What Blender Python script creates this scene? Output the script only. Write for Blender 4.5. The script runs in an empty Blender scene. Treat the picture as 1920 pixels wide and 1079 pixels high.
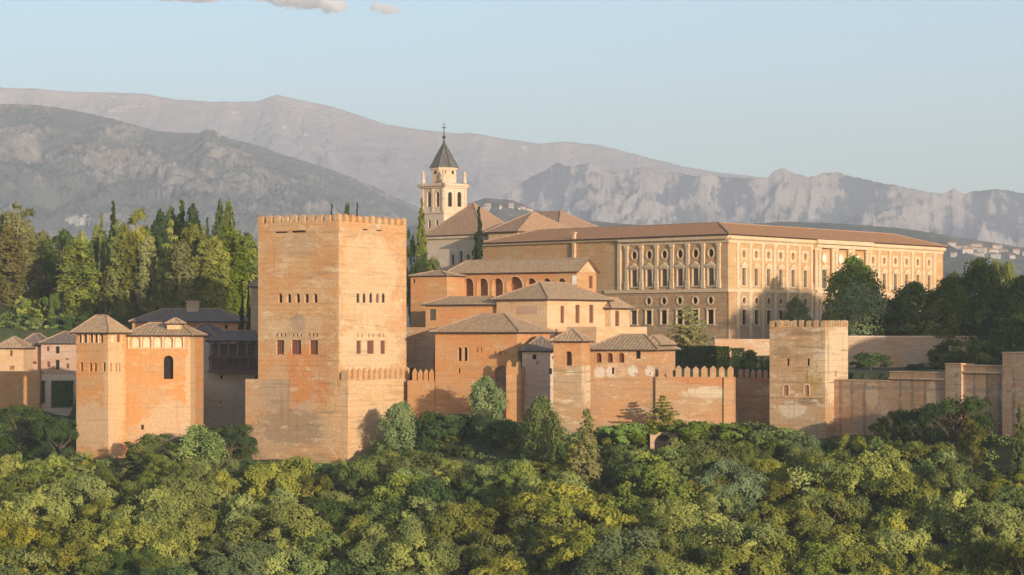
import bpy, bmesh, math, random
import numpy as np
from mathutils import Vector, geometry

# ------------------------------------------------------------------ camera, sky, sun, exposure
F_PX, HOR = 4600.0, 625.0            # focal length and horizon row, in 1920-pixel units
SUN_AZ, SUN_EL = 29.0, 8.0           # towards +X from the camera's back, above the horizon
SC = bpy.context.scene
COL = SC.collection
cam = bpy.data.cameras.new("camera"); cam_ob = bpy.data.objects.new("camera", cam); COL.objects.link(cam_ob)
cam.sensor_width = 36; cam.lens = F_PX / 1920 * 36
cam.shift_y = (HOR - 539.5) / 1920
cam.clip_start = 0.5; cam.clip_end = 60000
cam_ob.location = (0, 0, 0); cam_ob.rotation_euler = (math.radians(90), 0, 0)
SC.camera = cam_ob

world = bpy.data.worlds.new("World"); SC.world = world; world.use_nodes = True
wn = world.node_tree.nodes; wl = world.node_tree.links
sky = wn.new('ShaderNodeTexSky'); sky.sky_type = 'NISHITA'; sky.sun_disc = False
sky.sun_elevation = math.radians(SUN_EL)
az, el = math.radians(SUN_AZ), math.radians(SUN_EL)
S = Vector((math.sin(az) * math.cos(el), -math.cos(az) * math.cos(el), math.sin(el)))
sky.sun_rotation = math.atan2(S.x, S.y)
sky.altitude = 700; sky.air_density = 1.0; sky.dust_density = 1.8; sky.ozone_density = 2.5
wl.new(sky.outputs[0], wn['Background'].inputs[0]); wn['Background'].inputs[1].default_value = 0.15

sun = bpy.data.lights.new("sun", 'SUN'); sun.energy = 3.1; sun.angle = math.radians(0.5); sun.color = (1.0, 0.86, 0.68)
sun_ob = bpy.data.objects.new("sun", sun); COL.objects.link(sun_ob)
sun_ob.rotation_euler = S.to_track_quat('Z', 'Y').to_euler()

SC.view_settings.view_transform = 'Standard'; SC.view_settings.look = 'None'
SC.view_settings.exposure = 0.84; SC.view_settings.gamma = 1.0
SC.render.engine = 'CYCLES'
SC.cycles.max_bounces = 6; SC.cycles.diffuse_bounces = 3; SC.cycles.volume_bounces = 6
SC.cycles.transparent_max_bounces = 4; SC.cycles.use_denoising = True

# ------------------------------------------------------------------ helpers
rnd = random.Random(5)
def X(px, Y): return (px - 960) / F_PX * Y
def Z(py, Y): return (HOR - py) / F_PX * Y
def px_of(p): return 960 + p[0] / p[1] * F_PX
def py_of(p): return HOR - p[2] / p[1] * F_PX

def link(name, data, parent=None, loc=None):
    o = bpy.data.objects.new(name, data); COL.objects.link(o)
    if parent: o.parent = parent
    if loc is not None: o.location = loc
    return o
def tag(o, label=None, cat=None, group=None, kind=None):
    if label: o['label'] = label
    if cat: o['category'] = cat
    if group: o['group'] = group
    if kind: o['kind'] = kind
    return o
def thing(name, label, cat, loc, group=None):
    return tag(link(name, None, None, loc), label, cat, group)

class MB:
    """collects faces (world coordinates) and builds ONE mesh object"""
    def __init__(s): s.v = []; s.f = []; s.uv = []
    def face(s, pts, uvs=None):
        i = len(s.v); s.v += [tuple(p) for p in pts]; s.f.append(list(range(i, i + len(pts))))
        s.uv += [tuple(u) for u in uvs] if uvs else [(p[0] + p[1], p[2]) for p in pts]
    def hexa(s, b, t):
        """b, t: four bottom and four top points"""
        s.face([b[3], b[2], b[1], b[0]]); s.face(t)
        for i in range(4):
            j = (i + 1) % 4; s.face([b[i], b[j], t[j], t[i]])
    def box(s, F, s0, s1, z0, z1, o0, o1):
        s.hexa([F.p(s0, z0, o1), F.p(s1, z0, o1), F.p(s1, z0, o0), F.p(s0, z0, o0)],
               [F.p(s0, z1, o1), F.p(s1, z1, o1), F.p(s1, z1, o0), F.p(s0, z1, o0)])
    def prism(s, plan, z0, z1):
        n = len(plan)
        for i in range(n):
            a, b = plan[i], plan[(i + 1) % n]
            s.face([(a[0], a[1], z0), (b[0], b[1], z0), (b[0], b[1], z1), (a[0], a[1], z1)])
        s.face([(p[0], p[1], z1) for p in plan])
    def tube(s, pts, rads, n=6):
        rings = []
        for k, p in enumerate(pts):
            p = Vector(p); a = Vector(pts[max(k - 1, 0)]); b = Vector(pts[min(k + 1, len(pts) - 1)])
            d = (b - a).normalized(); q = d.orthogonal().normalized(); w = d.cross(q)
            rings.append([p + (q * math.cos(6.2832 * i / n) + w * math.sin(6.2832 * i / n)) * rads[k] for i in range(n)])
        for k in range(len(rings) - 1):
            for i in range(n):
                j = (i + 1) % n; s.face([rings[k][i], rings[k][j], rings[k + 1][j], rings[k + 1][i]])
        s.face(rings[-1]); s.face(rings[0][::-1])
    def lathe(s, c, prof, n=10):
        for (r0, z0), (r1, z1) in zip(prof, prof[1:]):
            for i in range(n):
                a, b = 6.2832 * i / n, 6.2832 * (i + 1) / n
                s.face([(c[0] + r0 * math.cos(a), c[1] + r0 * math.sin(a), z0), (c[0] + r0 * math.cos(b), c[1] + r0 * math.sin(b), z0),
                        (c[0] + r1 * math.cos(b), c[1] + r1 * math.sin(b), z1), (c[0] + r1 * math.cos(a), c[1] + r1 * math.sin(a), z1)])
    def build(s, name, mat, parent=None, smooth=False):
        off = Vector((0, 0, 0)); q = parent
        while q: off += q.location; q = q.parent
        m = bpy.data.meshes.new(name)
        m.from_pydata([tuple(Vector(v) - off) for v in s.v], [], s.f)
        l = m.uv_layers.new(name='UVMap'); l.data.foreach_set('uv', [c for u in s.uv for c in u])
        m.materials.append(mat)
        if smooth: m.polygons.foreach_set('use_smooth', [True] * len(m.polygons))
        m.update()
        return link(name, m, parent)

class Fr:
    """a facade plane from plan point A (left, as seen from outside) to B (right)"""
    def __init__(s, A, B):
        s.A = Vector(A).to_2d() if len(A) > 2 else Vector(A); s.B = Vector(B)
        s.d = (s.B - s.A); s.L = s.d.length; s.d = s.d / s.L; s.n = Vector((s.d.y, -s.d.x)); s.u0 = 0
    def p(s, a, z, o=0.0):
        q = s.A + s.d * a + s.n * o; return Vector((q.x, q.y, z))
    def s(s, px):
        k = (px - 960) / F_PX; return (k * s.A.y - s.A.x) / (s.d.x - k * s.d.y)
    def Y(s, a): return s.A.y + s.d.y * a
    def z(s, py, a): return Z(py, s.Y(a))
    def face(s, mb, a0, a1, z0, z1, o=0.0):
        mb.face([s.p(a0, z0, o), s.p(a1, z0, o), s.p(a1, z1, o), s.p(a0, z1, o)], [(a0 + s.u0, z0), (a1 + s.u0, z0), (a1 + s.u0, z1), (a0 + s.u0, z1)])

def seg_len(C, d, px):
    k = (px - 960) / F_PX; return (k * C[1] - C[0]) / (d[0] - k * d[1])

def inpoly(x, y, P):
    c = False; j = len(P) - 1
    for i in range(len(P)):
        if (P[i][1] > y) != (P[j][1] > y) and x < (P[j][0] - P[i][0]) * (y - P[i][1]) / (P[j][1] - P[i][1]) + P[i][0]: c = not c
        j = i
    return c

def holed(mb, F, outer, holes, depth=0.3, o=0.0):
    pts = []; eds = []
    for ring in [outer] + holes:
        i = len(pts); pts += [Vector(p) for p in ring]; n = len(ring)
        eds += [(i + k, i + (k + 1) % n) for k in range(n)]
    vs, es, fs, *_ = geometry.delaunay_2d_cdt(pts, eds, [], 0, 1e-5)
    for f in fs:
        cx = sum(vs[i].x for i in f) / len(f); cy = sum(vs[i].y for i in f) / len(f)
        if not inpoly(cx, cy, outer) or any(inpoly(cx, cy, h) for h in holes): continue
        mb.face([F.p(vs[i].x, vs[i].y, o) for i in f], [(vs[i].x + F.u0, vs[i].y) for i in f])
    for h in holes:
        for k in range(len(h)):
            a, b = h[k], h[(k + 1) % len(h)]
            mb.face([F.p(a[0], a[1], o), F.p(b[0], b[1], o), F.p(b[0], b[1], o - depth), F.p(a[0], a[1], o - depth)],
                    [(a[0] + F.u0, a[1]), (b[0] + F.u0, b[1]), (b[0] + F.u0, b[1]), (a[0] + F.u0, a[1])])

def shape(kind, c, w, z0, z1):
    h = w / 2
    if kind == 'rect': return [(c - h, z0), (c + h, z0), (c + h, z1), (c - h, z1)]
    if kind == 'arch':
        zs = max(z0 + .05, z1 - h); n = 8
        return [(c - h, z0), (c + h, z0)] + [(c + h * math.cos(math.pi * k / n), zs + (z1 - zs) * math.sin(math.pi * k / n)) for k in range(n + 1)]
    if kind == 'horseshoe':
        r = h * 1.08; zc = z1 - r; n = 12; a0 = -.42
        return [(c - h * .86, z0), (c + h * .86, z0)] + [(c + r * math.cos(a0 + (math.pi - 2 * a0) * k / n), zc + r * math.sin(a0 + (math.pi - 2 * a0) * k / n)) for k in range(n + 1)]
    if kind == 'round':
        zc = (z0 + z1) / 2; v = (z1 - z0) / 2
        return [(c + h * math.cos(6.2832 * k / 14), zc + v * math.sin(6.2832 * k / 14)) for k in range(14)]

# ------------------------------------------------------------------ materials
def new_mat(name):
    m = bpy.data.materials.new(name); m.use_nodes = True
    t = m.node_tree; return m, t, t.nodes['Principled BSDF']
class G:
    """small node-graph helper"""
    def __init__(s, t): s.t = t
    def n(s, typ, ins=None, **kw):
        nd = s.t.nodes.new('ShaderNode' + typ)
        for k, v in kw.items(): setattr(nd, k, v)
        for k, v in (ins or {}).items(): s.set(nd.inputs[k], v)
        return nd
    def set(s, sock, v):
        if hasattr(v, 'is_linked') or isinstance(v, bpy.types.NodeSocket): s.t.links.new(v, sock)
        else: sock.default_value = v
    def math(s, op, a, b=0.0, c=False):
        nd = s.n('Math', {0: a, 1: b}, operation=op); nd.use_clamp = c; return nd.outputs[0]
    def noise(s, vec, scale, detail=4, rough=.55):
        return s.n('TexNoise', {'Vector': vec, 'Scale': scale, 'Detail': detail, 'Roughness': rough}).outputs['Fac']
    def scale(s, vec, v, loc=(0, 0, 0)):
        return s.n('Mapping', {'Vector': vec, 'Scale': v, 'Location': loc}).outputs[0]
    def ramp(s, f, a, b, lo=0.0, hi=1.0):
        return s.n('MapRange', {'Value': f, 'From Min': a, 'From Max': b, 'To Min': lo, 'To Max': hi}, interpolation_type='SMOOTHSTEP').outputs[0]
    def mix(s, f, a, b, mode='MIX'):
        nd = s.n('Mix', data_type='RGBA', blend_type=mode)
        s.set(nd.inputs[0], f)
        for i, v in ((6, a), (7, b)): s.set(nd.inputs[i], v if not isinstance(v, tuple) else (*v, 1.0) if len(v) == 3 else v)
        return nd.outputs[2]

def wall_mat(name, base, alt, pale, dark, seed=0, patches=(), course=.85, pale_amt=.75, band=.45, bump=.5, lines=.22):
    m, t, b = new_mat(name); g = G(t)
    tc = g.n('TexCoord'); ob = g.scale(tc.outputs['Object'], (1, 1, 1), (seed * 13.7, seed * 7.3, seed * 3.1)); uv = tc.outputs['UV']
    col = g.mix(g.ramp(g.noise(g.scale(ob, (1, 1, 1.7)), .16, 5), .42, .6), base, alt)
    warp = g.math('ADD', g.math('MULTIPLY', g.noise(ob, .55, 6, .65), .55), g.math('MULTIPLY', g.noise(ob, 2.2, 4, .7), .45))
    if patches:
        wv = g.math('MULTIPLY', g.math('SUBTRACT', warp, .5), 1.9)
        for (u, v, ru, rv, c, st) in patches:
            q = g.n('VectorMath', {0: uv, 1: (u, v, 0)}, operation='SUBTRACT').outputs[0]
            q = g.n('VectorMath', {0: q, 1: (1 / ru, 1 / rv, 0)}, operation='MULTIPLY').outputs[0]
            d = g.math('MULTIPLY', g.n('VectorMath', {0: q}, operation='LENGTH').outputs['Value'], .9)
            col = g.mix(g.ramp(g.math('ADD', d, wv), .85, 1.1, st, 0), col, c)
    col = g.mix(g.ramp(g.noise(g.scale(ob, (1, 1, 2.4)), .33, 6, .66), .52, .68, 0, pale_amt), col, pale)
    bands = g.noise(g.scale(ob, (.14, .14, 2.1)), 1.0, 4, .6)
    col = g.mix(g.ramp(bands, .5, .74, 0, band), col, dark)
    streak = g.noise(g.scale(ob, (1.3, 1.3, .09)), 1.0, 3, .6)
    col = g.mix(g.ramp(streak, .56, .78, 0, band * .8), col, dark)
    holes = g.noise(g.scale(ob, (1, 1, 1.6)), 1.5, 5, .7)
    col = g.mix(g.ramp(holes, .62, .72, 0, .45), col, dark)
    zz = g.n('SeparateXYZ', {0: ob}).outputs[2]
    fr = g.math('FRACT', g.math('ADD', g.math('DIVIDE', zz, course), g.math('MULTIPLY', warp, .35)))
    line = g.ramp(fr, .0, .16, lines, 0)
    col = g.mix(line, col, dark)
    grain = g.noise(ob, 4.5, 5, .7)
    col = g.mix(1.0, col, g.n('CombineColor', {0: g.ramp(grain, .25, .75, .78, 1.16), 1: g.ramp(grain, .25, .75, .78, 1.16), 2: g.ramp(grain, .25, .75, .78, 1.16)}).outputs[0], 'MULTIPLY')
    t.links.new(col, b.inputs['Base Color'])
    b.inputs['Roughness'].default_value = .95; b.inputs['Specular IOR Level'].default_value = .12
    h = g.math('ADD', g.math('MULTIPLY', g.noise(ob, 1.6, 9, .7), 1.0), g.math('MULTIPLY', line, -.6))
    bp = g.n('Bump', {'Height': h, 'Strength': bump, 'Distance': .22})
    t.links.new(bp.outputs[0], b.inputs['Normal'])
    return m

def roof_mat(name, c1, c2, c3, seed=0):
    m, t, b = new_mat(name); g = G(t)
    tc = g.n('TexCoord'); uv = g.scale(tc.outputs['UV'], (1, 1, 1), (seed * 5.1, seed * 3.3, 0)); ob = tc.outputs['Object']
    n1 = g.noise(g.scale(uv, (1, .35, 1)), .9, 6, .65)
    col = g.mix(g.ramp(n1, .35, .65), c1, c2)
    n2 = g.noise(g.scale(uv, (2.4, 1.3, 1)), 1.0, 4, .75)
    col = g.mix(g.ramp(n2, .46, .66, 0, .95), col, c3)
    col = g.mix(g.ramp(g.noise(g.scale(uv, (1.7, 2.2, 1), (9, 3, 0)), 1.0, 4, .75), .52, .7, 0, .7), col, tuple(c * .5 for c in c1))
    w = g.n('TexWave', {'Vector': uv, 'Scale': .5, 'Distortion': 2.5, 'Detail': 2.0, 'Detail Scale': 1.5}, wave_type='BANDS', bands_direction='X').outputs['Fac']
    col = g.mix(g.ramp(w, .0, .55, .16, 0), col, tuple(c * .45 for c in c1))
    t.links.new(col, b.inputs['Base Color'])
    b.inputs['Roughness'].default_value = .9; b.inputs['Specular IOR Level'].default_value = .15
    h = g.math('ADD', g.math('MULTIPLY', w, .45), g.math('MULTIPLY', g.noise(uv, 2.5, 5, .7), 1.0))
    t.links.new(g.n('Bump', {'Height': h, 'Strength': .7, 'Distance': .15}).outputs[0], b.inputs['Normal'])
    return m

def plain_mat(name, c1, c2=None, scale=3.0, rough=.9, spec=.2):
    m, t, b = new_mat(name); g = G(t)
    ob = g.n('TexCoord').outputs['Object']
    col = g.mix(g.ramp(g.noise(ob, scale, 5, .65), .35, .65), c1, c2 or tuple(c * .72 for c in c1))
    t.links.new(col, b.inputs['Base Color'])
    b.inputs['Roughness'].default_value = rough; b.inputs['Specular IOR Level'].default_value = spec
    t.links.new(g.n('Bump', {'Height': g.noise(ob, scale * 2, 6, .7), 'Strength': .3, 'Distance': .08}).outputs[0], b.inputs['Normal'])
    return m

def leaf_mat(name, c1, c2, trans=.15):
    m, t, b = new_mat(name); g = G(t); t.nodes.remove(b); out = t.nodes['Material Output']
    at = g.n('Attribute', attribute_name='tint').outputs['Fac']
    col = g.mix(at, c1, c2)
    r = g.n('ObjectInfo').outputs['Random']
    hs = g.n('HueSaturation', {'Color': col, 'Hue': g.ramp(r, 0, 1, .485, .515), 'Saturation': g.ramp(r, 0, 1, 1.08, .88), 'Value': g.ramp(g.math('FRACT', g.math('MULTIPLY', r, 7.3)), 0, 1, .62, 1.3)}).outputs[0]
    d = g.n('BsdfDiffuse', {'Color': hs, 'Roughness': .6}).outputs[0]
    tl = g.n('BsdfTranslucent', {'Color': g.mix(.5, hs, (.16, .17, .02))}).outputs[0]
    mx = g.n('MixShader', {0: trans, 1: d, 2: tl}).outputs[0]
    t.links.new(mx, out.inputs['Surface'])
    return m

M = {}
OCH, ORG, PAL, DRK, GRY = (.50, .315, .175), (.52, .24, .095), (.62, .455, .29), (.25, .155, .085), (.36, .27, .175)
M['tower'] = wall_mat('tower_plaster', (.55, .33, .165), (.55, .285, .12), (.64, .46, .285), (.24, .155, .09), 1, [
    (-8.4, 14.6, 3.6, 1.8, (.45, .31, .18), .8), (-13.5, 11.5, 2.0, 2.6, (.53, .265, .11), .7), (-3.0, 12.5, 2.6, 2.4, (.52, .27, .115), .7),
    (-8.2, 1.7, 1.6, 1.3, (.20, .145, .11), .75), (-8.2, 0.2, 7.0, 2.4, (.54, .385, .235), .5), (-7.6, -5.8, 2.6, 3.6, (.58, .235, .08), .95),
    (-2.2, -3, 2.2, 4.5, (.50, .25, .11), .75), (9, 10, 8, 6, (.66, .47, .29), .5), (8, 4, 9, 3, (.63, .44, .26), .5), (9, -3, 9, 4, (.66, .50, .32), .6)])
M['towerbase'] = wall_mat('tower_base_plaster', (.50, .325, .185), (.53, .29, .13), (.60, .44, .29), (.20, .135, .085), 2, [
    (-9.6, -9.5, 2.4, 2.2, (.58, .235, .08), .95), (-1.2, -15, 2.6, 9, (.56, .24, .09), .95), (-5.2, -9.6, 1.6, 2.2, (.56, .22, .075), .9), (-11, -15.5, 7, 2.8, (.30, .21, .13), .7),
    (-14.5, -10, 3, 2.6, (.42, .30, .195), .8), (8, -14, 12, 9, (.64, .42, .22), .7)], band=.6)
M['orange'] = wall_mat('orange_plaster', (.54, .24, .09), (.52, .275, .12), (.58, .37, .21), (.27, .15, .08), 3, pale_amt=.62, band=.42, lines=.07, bump=.3)
M['left'] = wall_mat('apricot_plaster', (.60, .27, .095), (.54, .29, .13), (.60, .40, .22), (.30, .17, .08), 4, [(1.6, -9, 2.3, 12, (.62, .40, .21), .85), (-3.2, -15, 4.2, 3.5, (.58, .38, .225), .8), (-8, -17, 3, 2, (.55, .35, .2), .6)], pale_amt=.62, band=.42, lines=.07, bump=.3)
M['pale'] = wall_mat('pale_plaster', (.62, .42, .245), (.58, .36, .19), (.68, .50, .33), (.34, .21, .12), 5, pale_amt=.5, band=.25, lines=.07, bump=.3)
M['brownwall'] = wall_mat('brown_rubble', (.52, .34, .215), (.53, .31, .175), (.60, .45, .31), (.27, .18, .12), 6, band=.6)
M['greywall'] = wall_mat('weathered_wall', (.66, .475, .345), (.66, .43, .285), (.72, .57, .44), (.38, .27, .20), 7, band=.6)
M['pink'] = wall_mat('pinkish_render', (.48, .32, .225), (.46, .28, .18), (.52, .38, .28), (.26, .17, .12), 8, band=.35, lines=.07, bump=.3)
M['stone'] = wall_mat('palace_stone', (.54, .335, .165), (.55, .30, .13), (.64, .46, .28), (.32, .205, .12), 9, pale_amt=.5, band=.4, course=.55)
M['stonelow'] = wall_mat('rusticated_stone', (.52, .335, .19), (.52, .305, .15), (.60, .44, .28), (.27, .18, .11), 10, band=.5, course=.8, bump=.9)
M['trim'] = wall_mat('carved_stone', (.68, .50, .32), (.66, .46, .27), (.76, .60, .43), (.36, .24, .15), 11, pale_amt=.5, band=.3)
M['church'] = wall_mat('church_stone', (.64, .48, .345), (.62, .44, .285), (.70, .57, .43), (.34, .24, .17), 12, band=.3, lines=.07, bump=.3)
M['pier'] = wall_mat('watch_tower_plaster', (.45, .30, .17), (.46, .26, .12), (.62, .47, .32), (.22, .15, .08), 13, [
    (-1.9, -7.2, 1.6, 1.6, (.40, .25, .07), .9), (-5.6, -12.0, 2.0, 1.3, (.60, .47, .33), .9), (6, -5, 7, 6, (.68, .50, .32), .7), (-7.4, -3, 1.5, .8, (.30, .2, .11), .7), (-4, 0.2, 3.5, .5, (.27, .18, .1), .7), (-2.5, -10.6, 2.5, .5, (.25, .16, .09), .8)], pale_amt=.95, band=.85)
STK = (.21, .15, .115)
M['streakwall'] = wall_mat('streaked_outer_wall', (.50, .315, .195), (.51, .285, .145), (.60, .43, .29), (.30, .20, .14), 17, [(7.2, -12, .35, 5, STK, .75), (2.2, -11, .3, 5, STK, .7), (4.6, -10, .28, 4, STK, .65), (8.6, -9.5, 1.2, 2, (.66, .46, .28), .7), (6, -8.4, 5, .35, (.3, .22, .16), .6)], band=.6)
M['white'] = plain_mat('whitewash', (.78, .72, .62), (.66, .58, .48), 1.2)
M['patchwall'] = wall_mat('patched_orange_wall', (.52, .27, .125), (.48, .285, .155), (.60, .44, .29), (.26, .155, .09), 14, [
    (-9.2, -6.3, .8, .9, (.66, .57, .46), .8), (-7.4, -6.2, .7, .8, (.66, .57, .46), .8), (-3.6, -6.0, .8, .8, (.68, .6, .5), .8), (-.9, -6.0, .8, .8, (.68, .6, .5), .8)], band=.4)
M['crenwall'] = wall_mat('red_crenellated_wall', (.52, .27, .125), (.50, .30, .165), (.58, .42, .27), (.26, .15, .09), 15, [
    (8.6, -9.3, 3.4, .8, (.64, .50, .34), .95), (8, -7.2, 5, .9, (.55, .21, .08), .8)], band=.4)
M['roof'] = roof_mat('old_clay_tiles', (.45, .29, .16), (.37, .235, .13), (.56, .40, .24), 1)
M['roofdark'] = roof_mat('dark_clay_tiles', (.20, .145, .11), (.16, .12, .10), (.28, .21, .155), 2)
M['roofred'] = roof_mat('red_clay_tiles', (.54, .25, .105), (.46, .215, .10), (.60, .34, .17), 3)
M['roofchurch'] = roof_mat('brown_church_tiles', (.42, .24, .135), (.35, .20, .12), (.52, .34, .21), 4)
M['slate'] = roof_mat('grey_green_slate', (.13, .125, .105), (.10, .098, .088), (.18, .17, .14), 5)
M['ridge'] = plain_mat('mortared_ridge_tiles', (.40, .26, .165), (.28, .18, .12), 2)
M['cream'] = plain_mat('cream_plaster', (.70, .56, .37), (.62, .47, .29), 1.2)
M['dark'] = plain_mat('dark_interior', (.018, .014, .012), (.03, .022, .018), 2)
M['glass'] = plain_mat('grey_green_glass', (.10, .115, .105), (.06, .07, .065), 1.5, .25, .5)
M['shutter'] = plain_mat('red_brown_lattice', (.22, .075, .04), (.15, .05, .03), 6)
M['wood'] = plain_mat('dark_timber', (.17, .105, .07), (.11, .07, .05), 4)
M['palewood'] = plain_mat('grey_timber', (.26, .19, .15), (.2, .14, .11), 4)
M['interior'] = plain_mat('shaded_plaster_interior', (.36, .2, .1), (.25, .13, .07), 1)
M['bark'] = plain_mat('grey_brown_bark', (.15, .105, .07), (.09, .062, .042), 5)
M['eaves'] = plain_mat('shadowed_eave_timber', (.07, .045, .032), (.045, .03, .022), 2)  # fascia timber, with the eave shadow put into its near-black colour
M['metal'] = plain_mat('dark_iron', (.05, .05, .05), (.03, .03, .03), 5, .5, .5)

# ------------------------------------------------------------------ terrain
def interp(x, tab, j=1):
    return float(np.interp(x, [r[0] for r in tab], [r[j] for r in tab]))
WALL = [(-700, 438, -14), (-200, 432, -14), (0, 428, -14), (130, 421, -16), (143, 400, -20), (235, 397, -20.5), (335, 401, -17), (350, 403, -17.3), (356, 404, -17.3), (455, 404, -18),
        (462, 402, -21), (649, 394, -21.5), (700, 398, -18.5), (768, 405, -15), (860, 403, -13.5), (945, 396, -14), (1037, 384, -15.5), (1105, 382, -15.8), (1228, 385, -15),
        (1375, 381, -14.5), (1440, 383, -16), (1550, 377, -16.5), (1700, 372, -15.5), (1920, 353, -15), (2600, 330, -17), (3600, 320, -18)]
PLAT = [(-700, 456), (0, 456), (140, 457), (150, 424), (236, 424), (350, 424), (356, 444), (470, 446), (476, 424), (600, 424), (700, 424), (770, 420), (860, 422), (970, 416), (1040, 412), (1100, 402), (1230, 402), (1262, 394), (1370, 391), (1378, 406), (1445, 405), (1452, 397), (1545, 396), (1590, 388), (1700, 382), (1920, 363), (2600, 345), (3600, 335)]
QX = np.array([X(p, y) for p, y in PLAT]); QY = np.array([y for p, y in PLAT])
WX = np.array([X(p, y) for p, y, z in WALL]); WY = np.array([y for p, y, z in WALL]); WZ = np.array([z for p, y, z in WALL])
def sst(a, b, x):
    t = np.clip((x - a) / (b - a), 0, 1); return t * t * (3 - 2 * t)
def ground_z(x, y):
    x = np.asarray(x, float); y = np.asarray(y, float)
    wy = np.interp(x, WX, WY); wz = np.interp(x, WX, WZ)
    d = wy - y
    slope = wz - .52 * np.clip(d, 0, 22) - .36 * np.clip(d - 22, 0, None)
    val = np.maximum(slope, -70)
    camh = -1.8 - .78 * np.clip(y - 3, 0, None)
    front = np.maximum(val, camh)
    left = sst(-38, -50, x); right = sst(48, 58, x)
    pl_left = -9.5 + 11.5 * sst(468, 484, y) + 8 * sst(470, 570, y)
    pl_mid = -6 + 3.6 * sst(425, 452, y)
    pl_right = np.where(y < 443.2, -6.3, -1.15)
    pl = pl_left * left + pl_right * right + pl_mid * (1 - left - right)
    e = y - np.interp(x, QX, QY)
    t = sst(0.0, 3.0, e)
    z = np.where(d > 0, front, front * (1 - t) + pl * t)
    bump = np.exp(-(np.maximum(0, np.hypot((x - 141) / 1.35, y - 330) - 11) / 13) ** 2)  # unseen mound added on the right to lift the shade-casting trees
    z = z * (1 - bump) + np.maximum(z, 17) * bump
    far = sst(640, 900, y)
    return z * (1 - far) - 60 * far
gx = np.concatenate([[-6000, -3500, -2000, -1000, -600, -400, -300], np.arange(-240, -100, 5.0), np.arange(-100, 100, 1.5), np.arange(100, 241, 5.0), [300, 400, 600, 1000, 2000, 3500, 6000]])
gy = np.concatenate([[-700, -400, -200, -100, -50, -20], np.arange(0, 300, 10.0), np.arange(300, 480, 1.5), np.arange(480, 700, 10.0), [720, 760, 820, 900, 1100, 1500, 2200, 3500, 6000, 10000, 13200]])
GX, GY = np.meshgrid(gx, gy); GZ = ground_z(GX, GY)

def _perm(seed):
    r = np.random.default_rng(seed); p = r.permutation(512); a = r.uniform(0, 6.2832, 512)
    return p, np.cos(a), np.sin(a)
def perlin(x, y, seed):
    p, ca, sa = _perm(seed); xi = np.floor(x).astype(int); yi = np.floor(y).astype(int); xf = x - xi; yf = y - yi
    def gr(i, j, dx, dy):
        h = p[(p[(xi + i) & 511] + yi + j) & 511]; return ca[h] * dx + sa[h] * dy
    u = xf ** 3 * (xf * (xf * 6 - 15) + 10); v = yf ** 3 * (yf * (yf * 6 - 15) + 10)
    a = gr(0, 0, xf, yf) * (1 - u) + gr(1, 0, xf - 1, yf) * u; b = gr(0, 1, xf, yf - 1) * (1 - u) + gr(1, 1, xf - 1, yf - 1) * u
    return (a * (1 - v) + b * v) * 1.5
def fbm(x, y, seed, octv=5, gain=.5):
    s = 0; a = 1; t = 0
    for o in range(octv): s = s + a * perlin(x * 2 ** o, y * 2 ** o, seed + o); t += a; a *= gain
    return s / t
def ridged(x, y, seed, octv=5, gain=.5):
    s = 0; a = 1; t = 0
    for o in range(octv): s = s + a * (1 - np.abs(perlin(x * 2 ** o, y * 2 ** o, seed + o)) * 1.6); t += a; a *= gain
    return s / t
GZ = GZ + .8 * fbm(GX / 18, GY / 18, 3, 3) * sst(10, 60, GY)

def grid_mesh(name, PX, PY, PZ, mat, attrs={}, smooth=True):
    r, c = PX.shape; v = np.stack([PX, PY, PZ], -1).reshape(-1, 3)
    i = np.arange(r * c).reshape(r, c)
    f = np.stack([i[:-1, :-1], i[:-1, 1:], i[1:, 1:], i[1:, :-1]], -1).reshape(-1, 4)
    m = bpy.data.meshes.new(name); m.vertices.add(len(v)); m.vertices.foreach_set('co', v.ravel().astype(np.float32))
    m.loops.add(f.size); m.loops.foreach_set('vertex_index', f.ravel().astype(np.int32))
    m.polygons.add(len(f)); m.polygons.foreach_set('loop_start', np.arange(0, f.size, 4, dtype=np.int32))
    m.update(calc_edges=True)
    for k, a in attrs.items():
        at = m.attributes.new(k, 'FLOAT', 'POINT'); at.data.foreach_set('value', np.clip(a, 0, 1).ravel().astype(np.float32))
    m.polygons.foreach_set('use_smooth', [smooth] * len(f)); m.materials.append(mat)
    return link(name, m)

M['ground'] = plain_mat('slope_soil_and_weeds', (.045, .065, .02), (.085, .085, .035), .35)
tag(grid_mesh('ground', GX, GY, GZ, M['ground']), 'green brown slope below the fortress walls', kind='structure')

def rock_mat(name, green, rock, pale, FS=.02):
    m, t, b = new_mat(name); g = G(t)
    ob = g.n('TexCoord').outputs['Object']
    a = g.n('Attribute', attribute_name='rock').outputs['Fac']; p = g.n('Attribute', attribute_name='bare').outputs['Fac']
    n = g.noise(ob, FS, 8, .72); n2 = g.noise(ob, FS * .3, 6, .65)
    col = g.mix(g.ramp(g.math('ADD', a, g.math('MULTIPLY', g.math('SUBTRACT', n, .5), 1.3)), .35, .65), green, rock)
    col = g.mix(g.ramp(n2, .4, .65, 0, .35), col, tuple(c * .6 for c in green))
    col = g.mix(g.ramp(g.math('ADD', p, g.math('MULTIPLY', g.math('SUBTRACT', n, .5), 1.6)), .45, .7), col, pale)
    t.links.new(col, b.inputs['Base Color']); b.inputs['Roughness'].default_value = 1; b.inputs['Specular IOR Level'].default_value = .05
    t.links.new(g.n('Bump', {'Height': g.noise(ob, FS * 1.5, 8, .72), 'Strength': 1.0, 'Distance': .45 / FS}).outputs[0], b.inputs['Normal'])
    return m

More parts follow.
